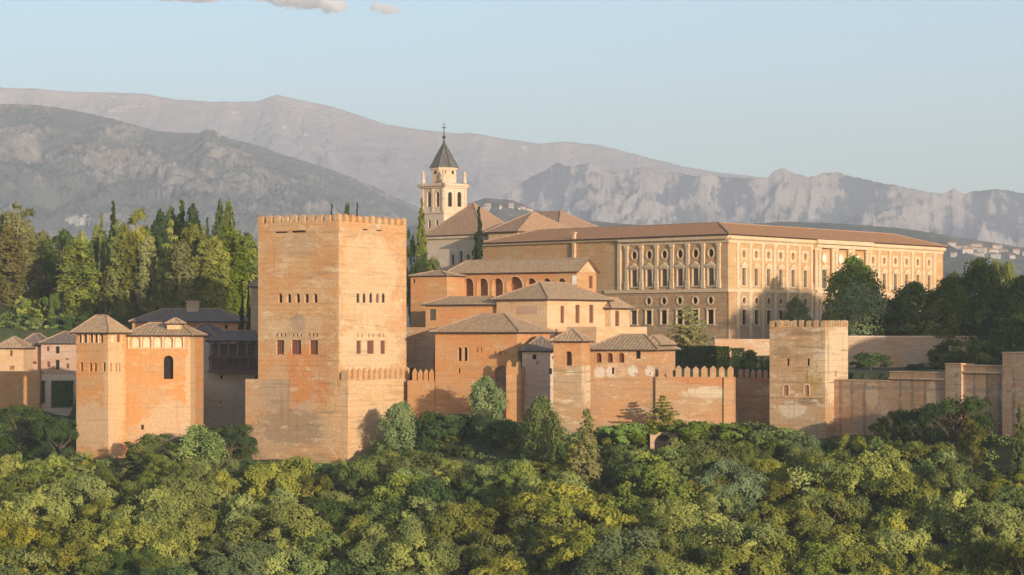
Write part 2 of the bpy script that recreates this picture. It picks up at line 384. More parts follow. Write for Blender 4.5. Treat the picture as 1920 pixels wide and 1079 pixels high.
def mountain(name, label, prof, Yr, Yf, zf, amp, wl_, seed, mat, jag=0.0, power=1.0, nc=900, nr=190, rockf=None, bare=(), spur=.6, ystretch=.6, slant=.3, amp2=0, wl2=100):
    px = np.linspace(prof[0][0], prof[-1][0], nc); dp = px[1] - px[0]
    ry = np.interp(px, [p[0] for p in prof], [p[1] for p in prof])
    def smooth(a, w):
        n = max(3, int(w / dp) | 1); k = np.hanning(n + 2)[1:-1]; k /= k.sum(); return np.convolve(np.pad(a, n // 2, 'edge'), k, 'valid')
    base = smooth(ry, 160)
    ry = smooth(ry, 5) + jag * ((ridged(px / 70, px * 0 + seed, seed, 4, .6) - .62) * -1.6 + (ridged(px / 19, px * 0 + seed + 3, seed + 7, 3, .6) - .62) * -1.0)
    t = np.concatenate([[-.30, -.2, -.1, -.05, -.02], np.linspace(0, 1, nr) ** 1.25])
    T, P = np.meshgrid(t, px, indexing='ij'); Tc = np.clip(T, 0, 1)
    Y = Yr + (Yf - Yr) * T; W = (P - 960) / F_PX * (Yr * .5 + Y * .5)
    zr = Z(ry, Yr)[None, :].repeat(len(t), 0); zs = Z(base, Yr)[None, :]
    k = np.exp(-(Tc / .10)); zb = zr * k + zs * (1 - k)
    z = zf + (zb - zf) * (1 - Tc) ** power
    wx = W + slant * (Yr - Y) + .5 * wl_ * fbm(W / wl_ / 1.5, Y / wl_ / 1.5, seed + 50, 4)
    n = ridged(wx / wl_, Y / wl_ * ystretch, seed, 7, .55)
    n2 = fbm(W / wl_ * 2.6, Y / wl_ * 2.6, seed + 20, 6, .66)
    env = np.minimum(1, Tc / .12) ** .6 * (1 - .5 * Tc)
    rel = (np.minimum(n, 1.02) - 1.02) * 2.4 * spur + (n2 - .4) * (1 - spur)
    z = z + amp * env * rel
    if amp2:
        vx = W + .9 * (Yr - Y) + .6 * wl2 * fbm(W / wl2 / 1.5, Y / wl2 / 1.5, seed + 90, 3); f2 = ridged(vx / wl2, Y / wl2 * .8, seed + 60, 5, .6)
        z = z + amp2 * np.minimum(1, Tc / .05) * (np.minimum(f2, 1) - 1)
        n = .5 * n + .5 * f2
    z = np.where(T < 0, zr + (zr - zf) * T * 1.2, z)
    zmax = Z(ry + 1.0, 1.0)[None, :] * Y
    z = np.where((T > 0), np.minimum(z, zmax), z)
    rock = rockf(P, Tc, n, n2)
    sy = HOR - z / Y * F_PX; spx = 960 + W / Y * F_PX
    b = np.zeros_like(z); wob = fbm(P / 9, T * 60, seed + 80, 4)
    for (bx, by, rx, ry_) in bare:
        b = np.maximum(b, 1 - np.sqrt(((spx - bx) / rx) ** 2 + ((sy - by) / ry_) ** 2) * .5 + wob * .5)
    o = tag(grid_mesh(name, W, Y, z, mat, {'rock': rock, 'bare': b}), label, kind='structure')
    return spx, sy, np.stack([W, Y, z], -1)

M['sierra'] = rock_mat('bare_high_slopes', (.40, .33, .29), (.50, .41, .36), (.75, .68, .62), .007)
M['rocky'] = rock_mat('limestone_and_scrub', (.12, .145, .17), (.56, .48, .43), (.72, .64, .56), .035)
M['hill'] = rock_mat('scrub_hillside', (.18, .195, .18), (.42, .36, .305), (.74, .66, .56), .05)
M['greenhill'] = rock_mat('dark_green_hills', (.10, .115, .085), (.26, .22, .17), (.6, .5, .4), .03)
mountain('far_mountain_range', 'highest mauve mountain range on the skyline',
    [(-500, 170), (0, 165), (60, 166), (120, 172), (200, 174), (270, 176), (330, 187), (400, 191), (485, 191), (505, 182), (520, 178), (535, 182), (560, 187), (620, 200), (660, 212), (720, 233), (780, 243), (850, 250), (880, 249),
     (960, 263), (1010, 270), (1060, 266), (1120, 272), (1200, 292), (1280, 312), (1350, 325), (1420, 332), (1600, 352), (1900, 372), (2400, 420)], 11000, 8000, 120, 170, 700, 11, M['sierra'], jag=1.2, power=1.15,
    bare=[(212, 182, 10, 1.5), (250, 200, 40, 2), (208, 208, 10, 2), (535, 240, 7, 6), (440, 212, 18, 3), (505, 224, 8, 2), (570, 252, 14, 6), (985, 278, 12, 1.5)], rockf=lambda P, T, n, n2: .45 + n2 * .8, amp2=60, wl2=260)
mountain('rocky_mountain_ridge', 'jagged pale limestone ridge on the right below the skyline',
    [(820, 425), (880, 396), (930, 374), (955, 360), (980, 343), (1000, 330), (1025, 318), (1045, 306), (1060, 313), (1080, 310), (1105, 304), (1130, 318), (1155, 322), (1190, 318), (1210, 315), (1240, 326), (1270, 325), (1300, 330),
     (1330, 328), (1360, 334), (1400, 336), (1440, 334), (1452, 322), (1470, 317), (1490, 326), (1515, 334), (1545, 327), (1570, 324), (1600, 333), (1640, 342), (1700, 352), (1735, 360), (1760, 366), (1778, 360), (1790, 355), (1805, 364),
     (1830, 360), (1870, 355), (1900, 360), (1930, 364), (2100, 380), (2500, 420)], 7400, 5200, 60, 260, 420, 23, M['rocky'], jag=3.6, power=.95, rockf=lambda P, T, n, n2: .66 - .35 * T + n2 * .9 + (n - .75) * 1.0, spur=.55, slant=.8, ystretch=1.1, amp2=125, wl2=105)
hill_s = mountain('scrubby_hillside', 'grey green scrub covered hillside on the left',
    [(-500, 230), (-200, 205), (0, 196), (40, 195), (80, 199), (130, 206), (200, 221), (240, 231), (290, 246), (340, 250), (375, 250), (385, 244), (402, 245), (412, 255), (470, 270), (520, 287), (560, 300), (600, 312), (640, 326), (700, 350), (760, 379), (820, 405), (900, 440), (1100, 500)],
    5200, 3300, 30, 70, 280, 37, M['hill'], jag=1.6, power=.95, bare=[(150, 414, 24, 10)],
    rockf=lambda P, T, n, n2: .33 + n2 * .8 + (n - .75) * .5 + .30 * np.exp(-((T - .14) / .09) ** 2) * sst(620, 420, P), spur=.6, amp2=26, wl2=52)
green_s = mountain('low_green_hills', 'dark green foothills behind the palace roof on the right',
    [(300, 470), (700, 445), (840, 402), (880, 382), (910, 372), (960, 376), (1000, 392), (1060, 410), (1300, 432), (1400, 420), (1480, 416), (1560, 419), (1640, 424), (1700, 430), (1760, 439), (1840, 452), (1900, 462), (2000, 474), (2500, 500)],
    3800, 2200, 0, 34, 180, 51, M['greenhill'], jag=1.2, power=.9, rockf=lambda P, T, n, n2: .28 + n2 * .6 + .3 * (P < 1040) + .25 * (P > 1780), spur=.4)

# ------------------------------------------------------------------ building blocks
def pane(root, F, pts, o, mat, name='window'):
    mb = MB(); mb.face([F.p(a, z, o) for a, z in pts], pts); return mb.build(name, mat, root)

class Blk:
    def __init__(s, name, label, cat, C, pxL, pxR, th, ytop, zb, mat, LL=None, LR=None, group=None, zt=None, parent=None):
        Y = C[1]; s.C = Vector((X(C[0], Y), Y)); a = math.radians(th)
        s.u = Vector((-math.cos(a), math.sin(a))); s.v = Vector((math.sin(a), math.cos(a)))
        s.LL = LL or seg_len(s.C, s.u, pxL); s.LR = LR or seg_len(s.C, s.v, pxR)
        s.Lc = s.C + s.u * s.LL; s.Rc = s.C + s.v * s.LR; s.Bk = s.Lc + s.v * s.LR
        s.FL = Fr(s.Lc, s.C); s.FR = Fr(s.C, s.Rc); s.FL.u0 = -s.LL
        s.zt = zt if zt is not None else Z(ytop, Y); s.zb = zb; s.mat = mat; s.w = {'L': [], 'R': []}
        s.root = parent or thing(name, label, cat, (s.C.x, s.C.y, zb), group); s.depth = .35
    def F(s, side): return s.FL if side == 'L' else s.FR
    def win(s, side, px, y0, y1, wpx, kind='rect', mat='dark', depth=.35, frame=None, fw=.18, name='window'):
        depth = min(depth, .2) if side == 'R' else depth
        F = s.F(side); a = F.s(px); w = abs(F.s(px + wpx / 2) - F.s(px - wpx / 2))
        s.w[side].append((a, w, F.z(y1, a), F.z(y0, a), kind, mat, depth, frame, fw, name)); return s
    def winm(s, side, a, w, z0, z1, kind='rect', mat='dark', depth=.35, frame=None, fw=.18, name='window'):
        s.w[side].append((a, w, z0, z1, kind, mat, depth, frame, fw, name)); return s
    def build(s, wallname='wall', cap=True):
        mb = MB(); jobs = []
        for side in 'LR':
            F = s.F(side); holes = []
            for (a, w, z0, z1, kind, mat, dep, fr, fw, nm) in s.w[side]:
                h = shape(kind, a, w, z0, z1); holes.append(h); jobs.append((F, h, a, w, z0, z1, kind, mat, dep, fr, fw, nm))
            by = {}
            holed(mb, F, [(0, s.zb), (F.L, s.zb), (F.L, s.zt), (0, s.zt)], holes, s.w[side][0][6] if s.w[side] else .3)
        for A, B in ((s.Rc, s.Bk), (s.Bk, s.Lc)):
            mb.face([(A.x, A.y, s.zb), (B.x, B.y, s.zb), (B.x, B.y, s.zt), (A.x, A.y, s.zt)])
        if cap: mb.face([(p.x, p.y, s.zt) for p in (s.Lc, s.C, s.Rc, s.Bk)])
        s.wall = mb.build(wallname, M[s.mat], s.root)
        for (F, h, a, w, z0, z1, kind, mat, dep, fr, fw, nm) in jobs:
            po = pane(s.root, F, h, -(dep - .03), M[mat], nm)
            if fr:
                big = shape(kind, a, w + 2 * fw, z0 - (fw if kind == 'round' else 0), z1 + fw)
                fm = MB(); holed(fm, F, big, [h], .1, .06)
                n = len(big)
                for k in range(n):
                    p, q = big[k], big[(k + 1) % n]
                    fm.face([F.p(p[0], p[1], .06), F.p(q[0], q[1], .06), F.p(q[0], q[1], -.02), F.p(p[0], p[1], -.02)])
                fm.build('frame', M[fr], po)
            if nm == 'window' and mat in ('shutter', 'glass') and kind == 'rect' and w > .7:
                bm_ = MB(); bm_.box(F, a - .05, a + .05, z0, z1, -(dep - .04), -(dep - .12))
                zm = z0 + (z1 - z0) * .62; bm_.box(F, a - w / 2, a - .05, zm - .05, zm + .05, -(dep - .04), -(dep - .10)); bm_.box(F, a + .05, a + w / 2, zm - .05, zm + .05, -(dep - .04), -(dep - .10))
                bm_.build('mullion', M['wood'], po)
        return s
    def q(s, a, c, z):
        p = s.C + s.u * a + s.v * c; return Vector((p.x, p.y, z))
    def hip(s, rise, mat='roof', over=.6, axis=None, inset=None, drop=.0, name='roof', z0=None):
        axis = axis or ('v' if s.LR >= s.LL else 'u'); z = (s.zt if z0 is None else z0) + .02; zr = z + rise; e = over
        c = [s.q(s.LL + e, -e, z), s.q(-e, -e, z), s.q(-e, s.LR + e, z), s.q(s.LL + e, s.LR + e, z)]
        half = (s.LL if axis == 'v' else s.LR) / 2
        i1 = half if inset is None else inset
        if axis == 'v':
            r1 = s.q(s.LL / 2, min(i1, s.LR / 2), zr); r2 = s.q(s.LL / 2, max(s.LR - i1, s.LR / 2), zr)
            polys = [[c[0], c[1], r1], [c[1], c[2], r2, r1], [c[2], c[3], r2], [c[3], c[0], r1, r2]]
        else:
            r1 = s.q(min(i1, s.LL / 2), s.LR / 2, zr); r2 = s.q(max(s.LL - i1, s.LL / 2), s.LR / 2, zr)
            polys = [[c[0], c[1], r1, r2], [c[1], c[2], r1], [c[2], c[3], r2, r1], [c[3], c[0], r2]]
        return roof(s.root, polys, M[mat], name=name)
    def merlons(s, side, n, h, w=None, th=.6, a0=0, a1=None, name='merlon', mat=None, point=.35, o=0.0, z=None):
        F = s.F(side); a1 = F.L if a1 is None else a1
        merlon_row(s.root, F, a0, a1, n, s.zt if z is None else z, h, w, th, M[mat or s.mat], point, o)

def merlon_row(root, F, a0, a1, n, z, h, w, th, mat, point=.35, o=0.0):
    step = (a1 - a0) / max(n - 1, 1)
    w = w or (a1 - a0) / n * .58
    for k in range(n):
        c = a0 + w / 2 + (a1 - a0 - w) * k / max(n - 1, 1); mb = MB(); hh = h * rnd.uniform(.9, 1.06); ww = w * rnd.uniform(.92, 1.06)
        mb.box(F, c - ww / 2, c + ww / 2, z - .05, z + hh, o - th, o + .015)
        t = [F.p(c - ww / 2, z + hh, o + .015), F.p(c + ww / 2, z + hh, o + .015), F.p(c + ww / 2, z + hh, o - th), F.p(c - ww / 2, z + hh, o - th)]
        ap = F.p(c, z + hh + point, o - th / 2)
        for i in range(4): mb.face([t[i], t[(i + 1) % 4], ap])
        mb.build('merlon', mat, root)

def roof(root, polys, mat, thick=.22, name='roof', ridge=True, ridge_r=.14):
    mb = MB(); edges = {}
    key = lambda p: (round(p[0], 3), round(p[1], 3), round(p[2], 3))
    for P in polys:
        nrm = Vector((0, 0, 0))
        for i in range(len(P)): nrm += Vector(P[i]).cross(Vector(P[(i + 1) % len(P)]))
        nrm.normalize(); nrm = nrm if nrm.z > 0 else -nrm
        dn = Vector((nrm.x, nrm.y, 0)); dn = dn.normalized() if dn.length > 1e-4 else Vector((0, -1, 0))
        al = Vector((dn.y, -dn.x, 0)); sl = al.cross(nrm)
        uv = [(Vector(p).dot(al), Vector(p).dot(sl)) for p in P]
        mb.face(P, uv); mb.face([(p[0], p[1], p[2] - thick) for p in P][::-1])
        for i in range(len(P)):
            a, b = key(P[i]), key(P[(i + 1) % len(P)])
            if a != b: edges.setdefault(tuple(sorted((a, b))), []).append((P[i], P[(i + 1) % len(P)], uv[i], uv[(i + 1) % len(P)]))
    shared = []; em = MB()
    for k, L in edges.items():
        a, b, ua, ub = L[0]
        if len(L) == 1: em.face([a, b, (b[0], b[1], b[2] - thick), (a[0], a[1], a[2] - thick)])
        else: shared.append((a, b))
    ro = mb.build(name, mat, root)
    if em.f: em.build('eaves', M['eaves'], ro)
    if ridge and shared:
        rm = MB()
        for a, b in shared:
            a, b = Vector(a), Vector(b); n = 7
            rm.tube([a.lerp(b, i / n) + Vector((0, 0, .03 + rnd.uniform(-.03, .03))) for i in range(n + 1)], [ridge_r] * (n + 1), 6)
        rm.build('ridge_tiles', M['ridge'], ro)
    return ro
# ------------------------------------------------------------------ the square tower
tw = Blk('square_tower', 'tallest square fortress tower of tawny plaster with battlements and five arched windows on each face', 'tower', (635, 400), 484, 762, 31, 415, -23.5, 'tower')
for p in (525, 541.5, 558, 574.5, 591): tw.win('L', p, 551, 568, 8, 'arch', 'dark', .7)
for p in (519, 527, 534, 550, 557, 564, 580, 587, 594): tw.win('L', p, 625, 632, 3.4, 'arch', 'dark', .3)
for p, w in ((525, 15), (555, 19), (588, 16)): tw.win('L', p, 638, 665, w, 'rect', 'shutter', .4)
tw.winm('L', tw.FL.s(527), 2.6, Z(438, 407), Z(435, 407), 'rect', 'dark', .35); tw.winm('L', tw.FL.s(559), 2.9, Z(437, 405), Z(433.5, 405), 'rect', 'dark', .35)  # shallow recesses, not windows; dark panes paint in their ledge shadow
for p in (671.5, 683, 695.5, 708, 719): tw.win('R', p, 550, 568, 5.5, 'arch', 'shutter' if p == 708 else 'dark', .6)
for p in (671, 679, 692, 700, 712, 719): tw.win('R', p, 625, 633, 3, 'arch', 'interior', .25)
for p, w in ((673, 9), (695, 13), (718, 9)): tw.win('R', p, 639, 664, w, 'rect', 'shutter', .4)
tw.winm('R', tw.FR.s(685), 1.5, Z(433, 407), Z(430, 407), 'rect', 'dark', .5); tw.winm('R', tw.FR.s(711), 1.7, Z(434, 409), Z(431, 409), 'rect', 'dark', .5)  # smaller recesses, ledge shadow likewise painted by the dark panes
tw.build()
tw.merlons('L', 10, 1.05, w=.95, th=.7, mat='tower', point=.3); tw.merlons('R', 11, 1.05, w=1.0, th=.7, mat='tower', point=.3)
for A, B, n in ((tw.Rc, tw.Bk, 10), (tw.Bk, tw.Lc, 11)): merlon_row(tw.root, Fr(A, B), 0, (B - A).length, n, tw.zt, 1.05, .95, .7, M['tower'], .3)
# thin string line under the battlements
mb = MB()
for F in (tw.FL, tw.FR):
    mb = MB(); mb.box(F, -.05, F.L + .05, tw.zt - 1.35, tw.zt - 1.2, 0.004, .09); mb.build('string_course', M['tower'], tw.root)
# lower body with the battered left shoulder and the parapet walk on the right
c2 = tw.FL.p(tw.FL.L + 1.9, 0, .14)
tb = Blk('x', '', '', (px_of(c2), c2.y), 460, 768, 31, 0, -25, 'towerbase', zt=Z(713, 400), parent=tw.root)
tb.build('tower_base')
tb.merlons('R', 12, 1.6, w=.74, th=.45, mat='tower', point=.45)
merlon_row(tw.root, tb.FL, tb.FL.L - 1.3, tb.FL.L - .1, 1, tb.zt, 1.3, .8, .5, M['towerbase'], .4)
mb = MB(); mb.box(tb.FR, 0.2, tb.FR.L, tb.zt - 1.75, tb.zt - 1.5, 0.004, .12)
mb.build('ledge', M['pale'], tw.root)

def curtain(name, label, cat, A, B, zt, zb, th, mat, holes=(), group=None, cap_extra=None):
    F = Fr((X(*A), A[1]), (X(*B), B[1])); root = thing(name, label, cat, (F.A.x, F.A.y, zb), group)
    mb = MB(); hs = [shape(k, F.s(p), abs(F.s(p + w / 2) - F.s(p - w / 2)), F.z(y1, F.s(p)), F.z(y0, F.s(p))) for (p, y0, y1, w, k) in holes]
    holed(mb, F, [(0, zb), (F.L, zb), (F.L, zt), (0, zt)], hs, .5)
    b = MB()
    mb.face([F.p(0, zt), F.p(F.L, zt), F.p(F.L, zt, -th), F.p(0, zt, -th)]); mb.face([F.p(0, zb, -th), F.p(F.L, zb, -th), F.p(F.L, zt, -th), F.p(0, zt, -th)])
    for a in (0, F.L): mb.face([F.p(a, zb), F.p(a, zb, -th), F.p(a, zt, -th), F.p(a, zt)])
    wo = mb.build('wall', M[mat], root)
    for h in hs: pane(root, F, h, -.46, M['dark'])
    return F, root

# ------------------------------------------------------------------ left tower (lantern storey) and hall beside it
lt = Blk('corner_tower', 'slender apricot corner tower under a pyramid tile roof, left of the hall with blind arches', 'tower', (203, 399), 143, 236, 30, 624, -24, 'left')
for p in (150.5, 159): lt.win('L', p, 627, 643, 6, 'arch', 'dark', .8, name='arch_opening')
for p in (172, 180.5, 190): lt.win('L', p, 626, 643, 6, 'arch', 'dark', .8, name='arch_opening')
for p in (152.5, 169.5, 178.5, 195): lt.win('L', p, 680, 697, 5.5, 'arch' if p in (169.5, 178.5) else 'rect', 'dark', .5)
lt.win('R', 212, 628, 642, 7, 'arch', 'cream', .3, name='arch_opening').win('R', 222.5, 628, 642, 6, 'rect', 'shutter', .4, name='door')
for p in (208.5, 218.5, 224.5): lt.win('R', p, 681, 697, 3.2, 'rect', 'interior', .3)
lt.build()
mb = MB(); mb.box(lt.FR, .3, lt.FR.L - .2, Z(644, 400), Z(642.6, 400), .004, .12); mb.build('string_course', M['pale'], lt.root); mb = MB(); mb.box(lt.FL, .0, lt.FL.L, Z(645, 400), Z(643.6, 400), .004, .12); mb.build('string_course', M['pale'], lt.root)
lt.hip(Z(588, 402) - Z(620, 399), 'roof', .75)
# little columns dividing the lantern arches
for p in (155, 165.5, 176.3, 185.2):
    mb = MB(); a = lt.FL.s(p); q = lt.FL.p(a, 0, .12); mb.lathe((q.x, q.y), [(.13, Z(643, 400)), (.1, Z(640, 400)), (.1, Z(630, 400)), (.17, Z(627, 400))], 8); mb.build('column', M['cream'], lt.root)

ha = Blk('fortress_hall', 'apricot hall with five blind cream arches under its eaves and one tall dark arched window', 'hall', (357, 404), 233, 372, 4, 629, -22, 'left', LR=11)
for p in (254.5, 275, 295.5, 315.5, 335): ha.win('L', p, 632, 652, 14, 'arch', 'cream', .28, name='arch_panel')
ha.win('L', 316, 667, 711, 18, 'arch', 'dark', .9, frame='left', fw=.25)
ha.win('L', 267, 797, 806, 5, 'rect', 'dark', .5)
ha.build()
mb = MB(); mb.box(ha.FL, .5, ha.FL.L - .05, Z(654.5, 404), Z(652.5, 404), .004, .14); mb.build('string_course', M['pale'], ha.root)
ha.hip(Z(606, 408) - Z(629, 404), 'roof', .5, inset=3)
for p in (241, 264.5, 285, 305.5, 325.5, 344.5):
    mb = MB(); q = ha.FL.p(ha.FL.s(p), 0, .1); mb.lathe((q.x, q.y), [(.15, Z(652.5, 404)), (.11, Z(649, 404)), (.11, Z(638, 404)), (.2, Z(634, 404)), (.2, Z(632.5, 404))], 8); mb.build('column', M['cream'], ha.root)
lan = Blk('x', '', '', (338, 406), 313, 342, 4, 607, 0, 'pale', LR=3, parent=ha.root); lan.zb = .6; lan.build('lantern_wall'); lan.hip(Z(597, 406) - Z(607, 406), 'roof', .3, name='lantern_roof')

# set back wall and houses between the hall and the square tower
F, r = curtain('curtain_wall', 'weathered curtain wall in shade, set back between the hall and the square tower', 'wall', (330, 441), (492, 438), Z(698, 440), -22, 3, 'greywall', [(378, 703, 713, 5, 'rect'), (415, 704, 711, 5, 'rect'), (413, 752, 757, 3, 'rect')])
hs = Blk('grey_house', 'shaded grey house with a small square window behind the set back curtain wall', 'house', (400, 443), 348, 412, 8, 630, Z(699, 443), 'greywall', LR=10)
hs.win('L', 369, 636, 652, 5.5, 'rect').win('L', 368, 679, 698, 11, 'rect', 'dark', .4).build(); hs.hip(2.2, 'roofdark', .6)
bl = Blk('long_house', 'long house with a broad dark roof and one chimney behind the grey house', 'house', (446, 457), 248, 470, 8, 603, -3, 'orange', LR=9)
bl.win('L', 424, 609, 617, 6).build(); bl.hip(Z(580, 461) - Z(603, 457), 'roofdark', .6)
mb = MB(); q = bl.FL.p(bl.FL.s(352), 0, -3.4)
cF = Fr((q.x - 1.15, q.y), (q.x + 1.15, q.y)); mb.box(cF, 0, 2.3, Z(588, 459), Z(567, 459), -1.2, 0); mb.box(cF, -.15, 2.45, Z(567, 459), Z(564, 459), -1.35, .15)
mb.build('chimney', M['pink'], bl.root)
# timber gallery: two storeys of posts
bg = Blk('timber_gallery', 'two storey timber gallery with posts and railings tucked beside the square tower', 'gallery', (486, 438), 396, 500, 4, 645, Z(699, 439), 'wood', LR=6)
bg.build('rear_wall')
gF = Fr(bg.FL.p(0, 0, 2.2).to_2d(), bg.FL.p(bg.FL.L, 0, 2.2).to_2d())
L0 = gF.L
for z0, z1 in ((Z(699, 437), Z(694.5, 437)), (Z(672, 437), Z(667.5, 437)), (Z(641, 437), Z(637, 437))):
    mb = MB(); mb.box(gF, 0, L0, z0, z1, -2.15, .1); mb.build('floor_beam' if z1 < 0 else 'top_beam', M['wood'], bg.root)
for zb_, zt_, n, mt in ((Z(694.5, 437), Z(672, 437), 7, 'wood'), (Z(667.5, 437), Z(641, 437), 6, 'palewood')):
    for k in range(n):
        mb = MB(); a = .2 + (L0 - .4) * k / (n - 1); mb.box(gF, a - .12, a + .12, zb_, zt_ - .35, -.24, 0); mb.box(gF, a - .3, a + .3, zt_ - .35, zt_, -.24, 0); mb.build('post', M[mt], bg.root)
    mb = MB(); mb.box(gF, 0, L0, zb_ + .85, zb_ + .95, -.16, -.06); mb.box(gF, 0, L0, zb_ + .1, zb_ + .18, -.16, -.06)
    for k in range(48): a = .1 + (L0 - .2) * k / 47; mb.box(gF, a - .03, a + .03, zb_ + .18, zb_ + .85, -.14, -.08)
    mb.build('railing', M['wood'], bg.root)
bgr = [[gF.p(-.5, Z(639, 437), .7), gF.p(L0 + .5, Z(639, 437), .7), gF.p(L0 - 1.2, Z(621, 442), -4.5), gF.p(1.5, Z(621, 442), -4.5)], [gF.p(-.5, Z(639, 437), .7), gF.p(1.5, Z(621, 442), -4.5), gF.p(-.5, Z(639, 437), -8)],
       [gF.p(-.5, Z(639, 437), -8), gF.p(1.5, Z(621, 442), -4.5), gF.p(L0 - 1.2, Z(621, 442), -4.5), gF.p(L0 + .5, Z(639, 437), -8)]]
roof(bg.root, bgr, M['roofdark'])
rh = Blk('garden_pavilion', 'little pavilion roof peeping out behind the left edge of the square tower', 'pavilion', (489, 440), 470, 500, 30, 537, -3, 'pale', LR=4)
rh.build(); rh.hip(1.6, 'roof', .5)

# houses at the left edge
h1 = Blk('small_house', 'small orange house with a hipped roof at the left edge of the walls', 'house', (44, 459), -8, 60, 6, 653, -7.5, 'pale', LR=6)
h1.win('L', 21, 657, 668, 5, 'rect', 'shutter').win('L', 22, 686, 694, 9, 'rect', 'interior').build(); h1.hip(Z(632, 461) - Z(653, 459), 'roof', .5)
h2 = Blk('pink_house', 'tall pink house with six small dark windows left of the corner tower', 'house', (150, 463), 77, 165, 2, 644, -9, 'pink', LR=9)
for x_, y0, y1, w in ((90, 650, 659, 5), (108, 650, 663, 7), (91, 678, 689, 5), (108, 675, 693, 7), (126, 672, 675, 5), (127, 682, 691, 5)): h2.win('L', x_, y0, y1, w, 'rect', 'dark' if w == 7 else 'shutter')
h2.build(); h2.hip(Z(622, 467) - Z(644, 463), 'roofdark', .5)
h3 = Blk('low_pink_house', 'lower pink house with a grey roof between the small orange and tall pink houses', 'house', (78, 465), 38, 88, 5, 648, -8, 'pink', LR=8)
for x_, y0, y1, w in ((43, 655, 663, 4), (51, 655, 664, 4), (58, 655, 664, 4), (60, 678, 683, 17), (39, 682, 695, 7)): h3.win('L', x_, y0, y1, w, 'rect', 'shutter')
h3.build(); h3.hip(Z(626, 468) - Z(648, 465), 'roofdark', .5)
F, r = curtain('garden_wall', 'plain reddish retaining wall below the houses at the left edge', 'wall', (-60, 450), (74, 450), Z(697, 450), -20, 4, 'orange')
F, r = curtain('terrace_wall', 'grey terrace wall with two ivy filled openings left of the corner tower', 'wall', (74, 452), (150, 452), Z(703, 452), -20, 4, 'greywall', [(79, 714, 755, 9, 'rect'), (116, 714, 762, 40, 'rect')])

# ------------------------------------------------------------------ curtain wall and palace block right of the big tower
F1 = Fr((X(768, 411.5), 411.5), (X(970, 402.2), 402.2))
th1 = math.degrees(math.atan2(F1.A.y - F1.B.y, F1.B.x - F1.A.x))
F, r = curtain('battlement_wall', 'short orange battlement wall joining the square tower to the palace block', 'wall', (764, 411.7), (815, 409.4), Z(714, 410), -21, 2, 'orange')
merlon_row(r, F, .9, F.L - .3, 4, Z(714, 410), 1.3, .75, .5, M['orange'], .75)
pb = Blk('palace_block', 'orange palace block with a twin arched window under a wide hipped roof', 'palace', (970, 402.2), 816, 1031, th1, 623, -19, 'orange')
for p in (862, 873): pb.win('L', p, 651, 677, 7.5, 'arch', 'dark', .6, frame='pale', fw=.12)
pb.win('L', 861, 691, 700, 4, 'rect')
for p in (895, 902): pb.win('L', p, 652, 661, 3, 'arch', 'interior', .2)
pb.win('L', 938, 659, 667, 5, 'rect', 'interior').win('L', 928, 659, 664, 3, 'rect', 'interior').win('L', 948, 659, 664, 3, 'rect', 'interior')
pb.win('L', 941, 686, 735, 26, 'arch', 'interior', .4, frame='orange', fw=.3, name='blind_arch')
pb.build(); pb.hip(Z(588, 410) - Z(622, 402), 'roof', .8, axis='u', inset=5.5)
bt = Blk('buttress', 'tall lit orange buttress with a stepped top in front of the palace block', 'buttress', (977, 397.5), 949, 984, 14, 688, -20, 'orange', LR=2.6)
bt.build(); merlon_row(bt.root, bt.FL, .1, bt.FL.L - .1, 2, bt.zt, .7, .7, .6, M['orange'], .4)
# shaded wall with its own little roof, left of the belvedere tower
sw = Blk('shaded_wing', 'low wing in deep shade with a dark roof, left of the belvedere tower', 'wing', (1042, 401), 979, 1060, 6, 658, -20, 'greywall', LR=8)
sw.win('L', 1002, 665, 674, 7, 'rect').win('L', 982, 692, 703, 5, 'rect').win('L', 1032, 691, 702, 6, 'rect').win('L', 1007.5, 677, 685, 8, 'round', 'orange', .2, name='plaster_patch')
sw.build(); sw.hip(Z(630, 405) - Z(658, 401), 'roofdark', .4)

# belvedere tower
bv = Blk('belvedere_tower', 'small belvedere tower with a pyramid roof and one open arch, pale stone corner below', 'tower', (1090, 386), 1038, 1106, 20, 640, -20, 'orange')
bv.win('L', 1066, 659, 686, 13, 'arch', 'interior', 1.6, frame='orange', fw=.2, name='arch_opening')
bv.build(); bv.hip(Z(617, 387) - Z(639, 386), 'roof', .6)
lb = Blk('x', '', '', (1090.6, 385.7), 1037.3, 1107, 20, 686, -21, 'pier', parent=bv.root); lb.FL.u0 = 40; lb.build('tower_base')

# gallery range right of it
gr = Blk('arched_gallery_range', 'low orange range with three arched windows and a long hipped roof above the outer wall', 'palace', (1228, 389), 1104, 1266, 20, 656, -20, 'patchwall')
for p in (1122.5, 1143.5, 1165): gr.win('L', p, 662, 680, 11, 'arch', 'shutter', .45, frame='orange', fw=.12)
gr.win('L', 1196.5, 657.5, 673, 9, 'rect').win('L', 1149, 690, 702, 5, 'rect')
for p in (1190.5, 1218.5): gr.win('L', p, 699, 703, 3, 'round')
gr.build(); gr.hip(Z(628, 393) - Z(656, 389), 'roof', .7, axis='u', inset=3.5)
ge = Blk('x', '', '', (1236, 392.5), 1225, 1262, 20, 647, -19, 'pale', LL=3.0, parent=gr.root); ge.build('end_wall'); ge.hip(1.5, 'roof', .5, name='end_roof')

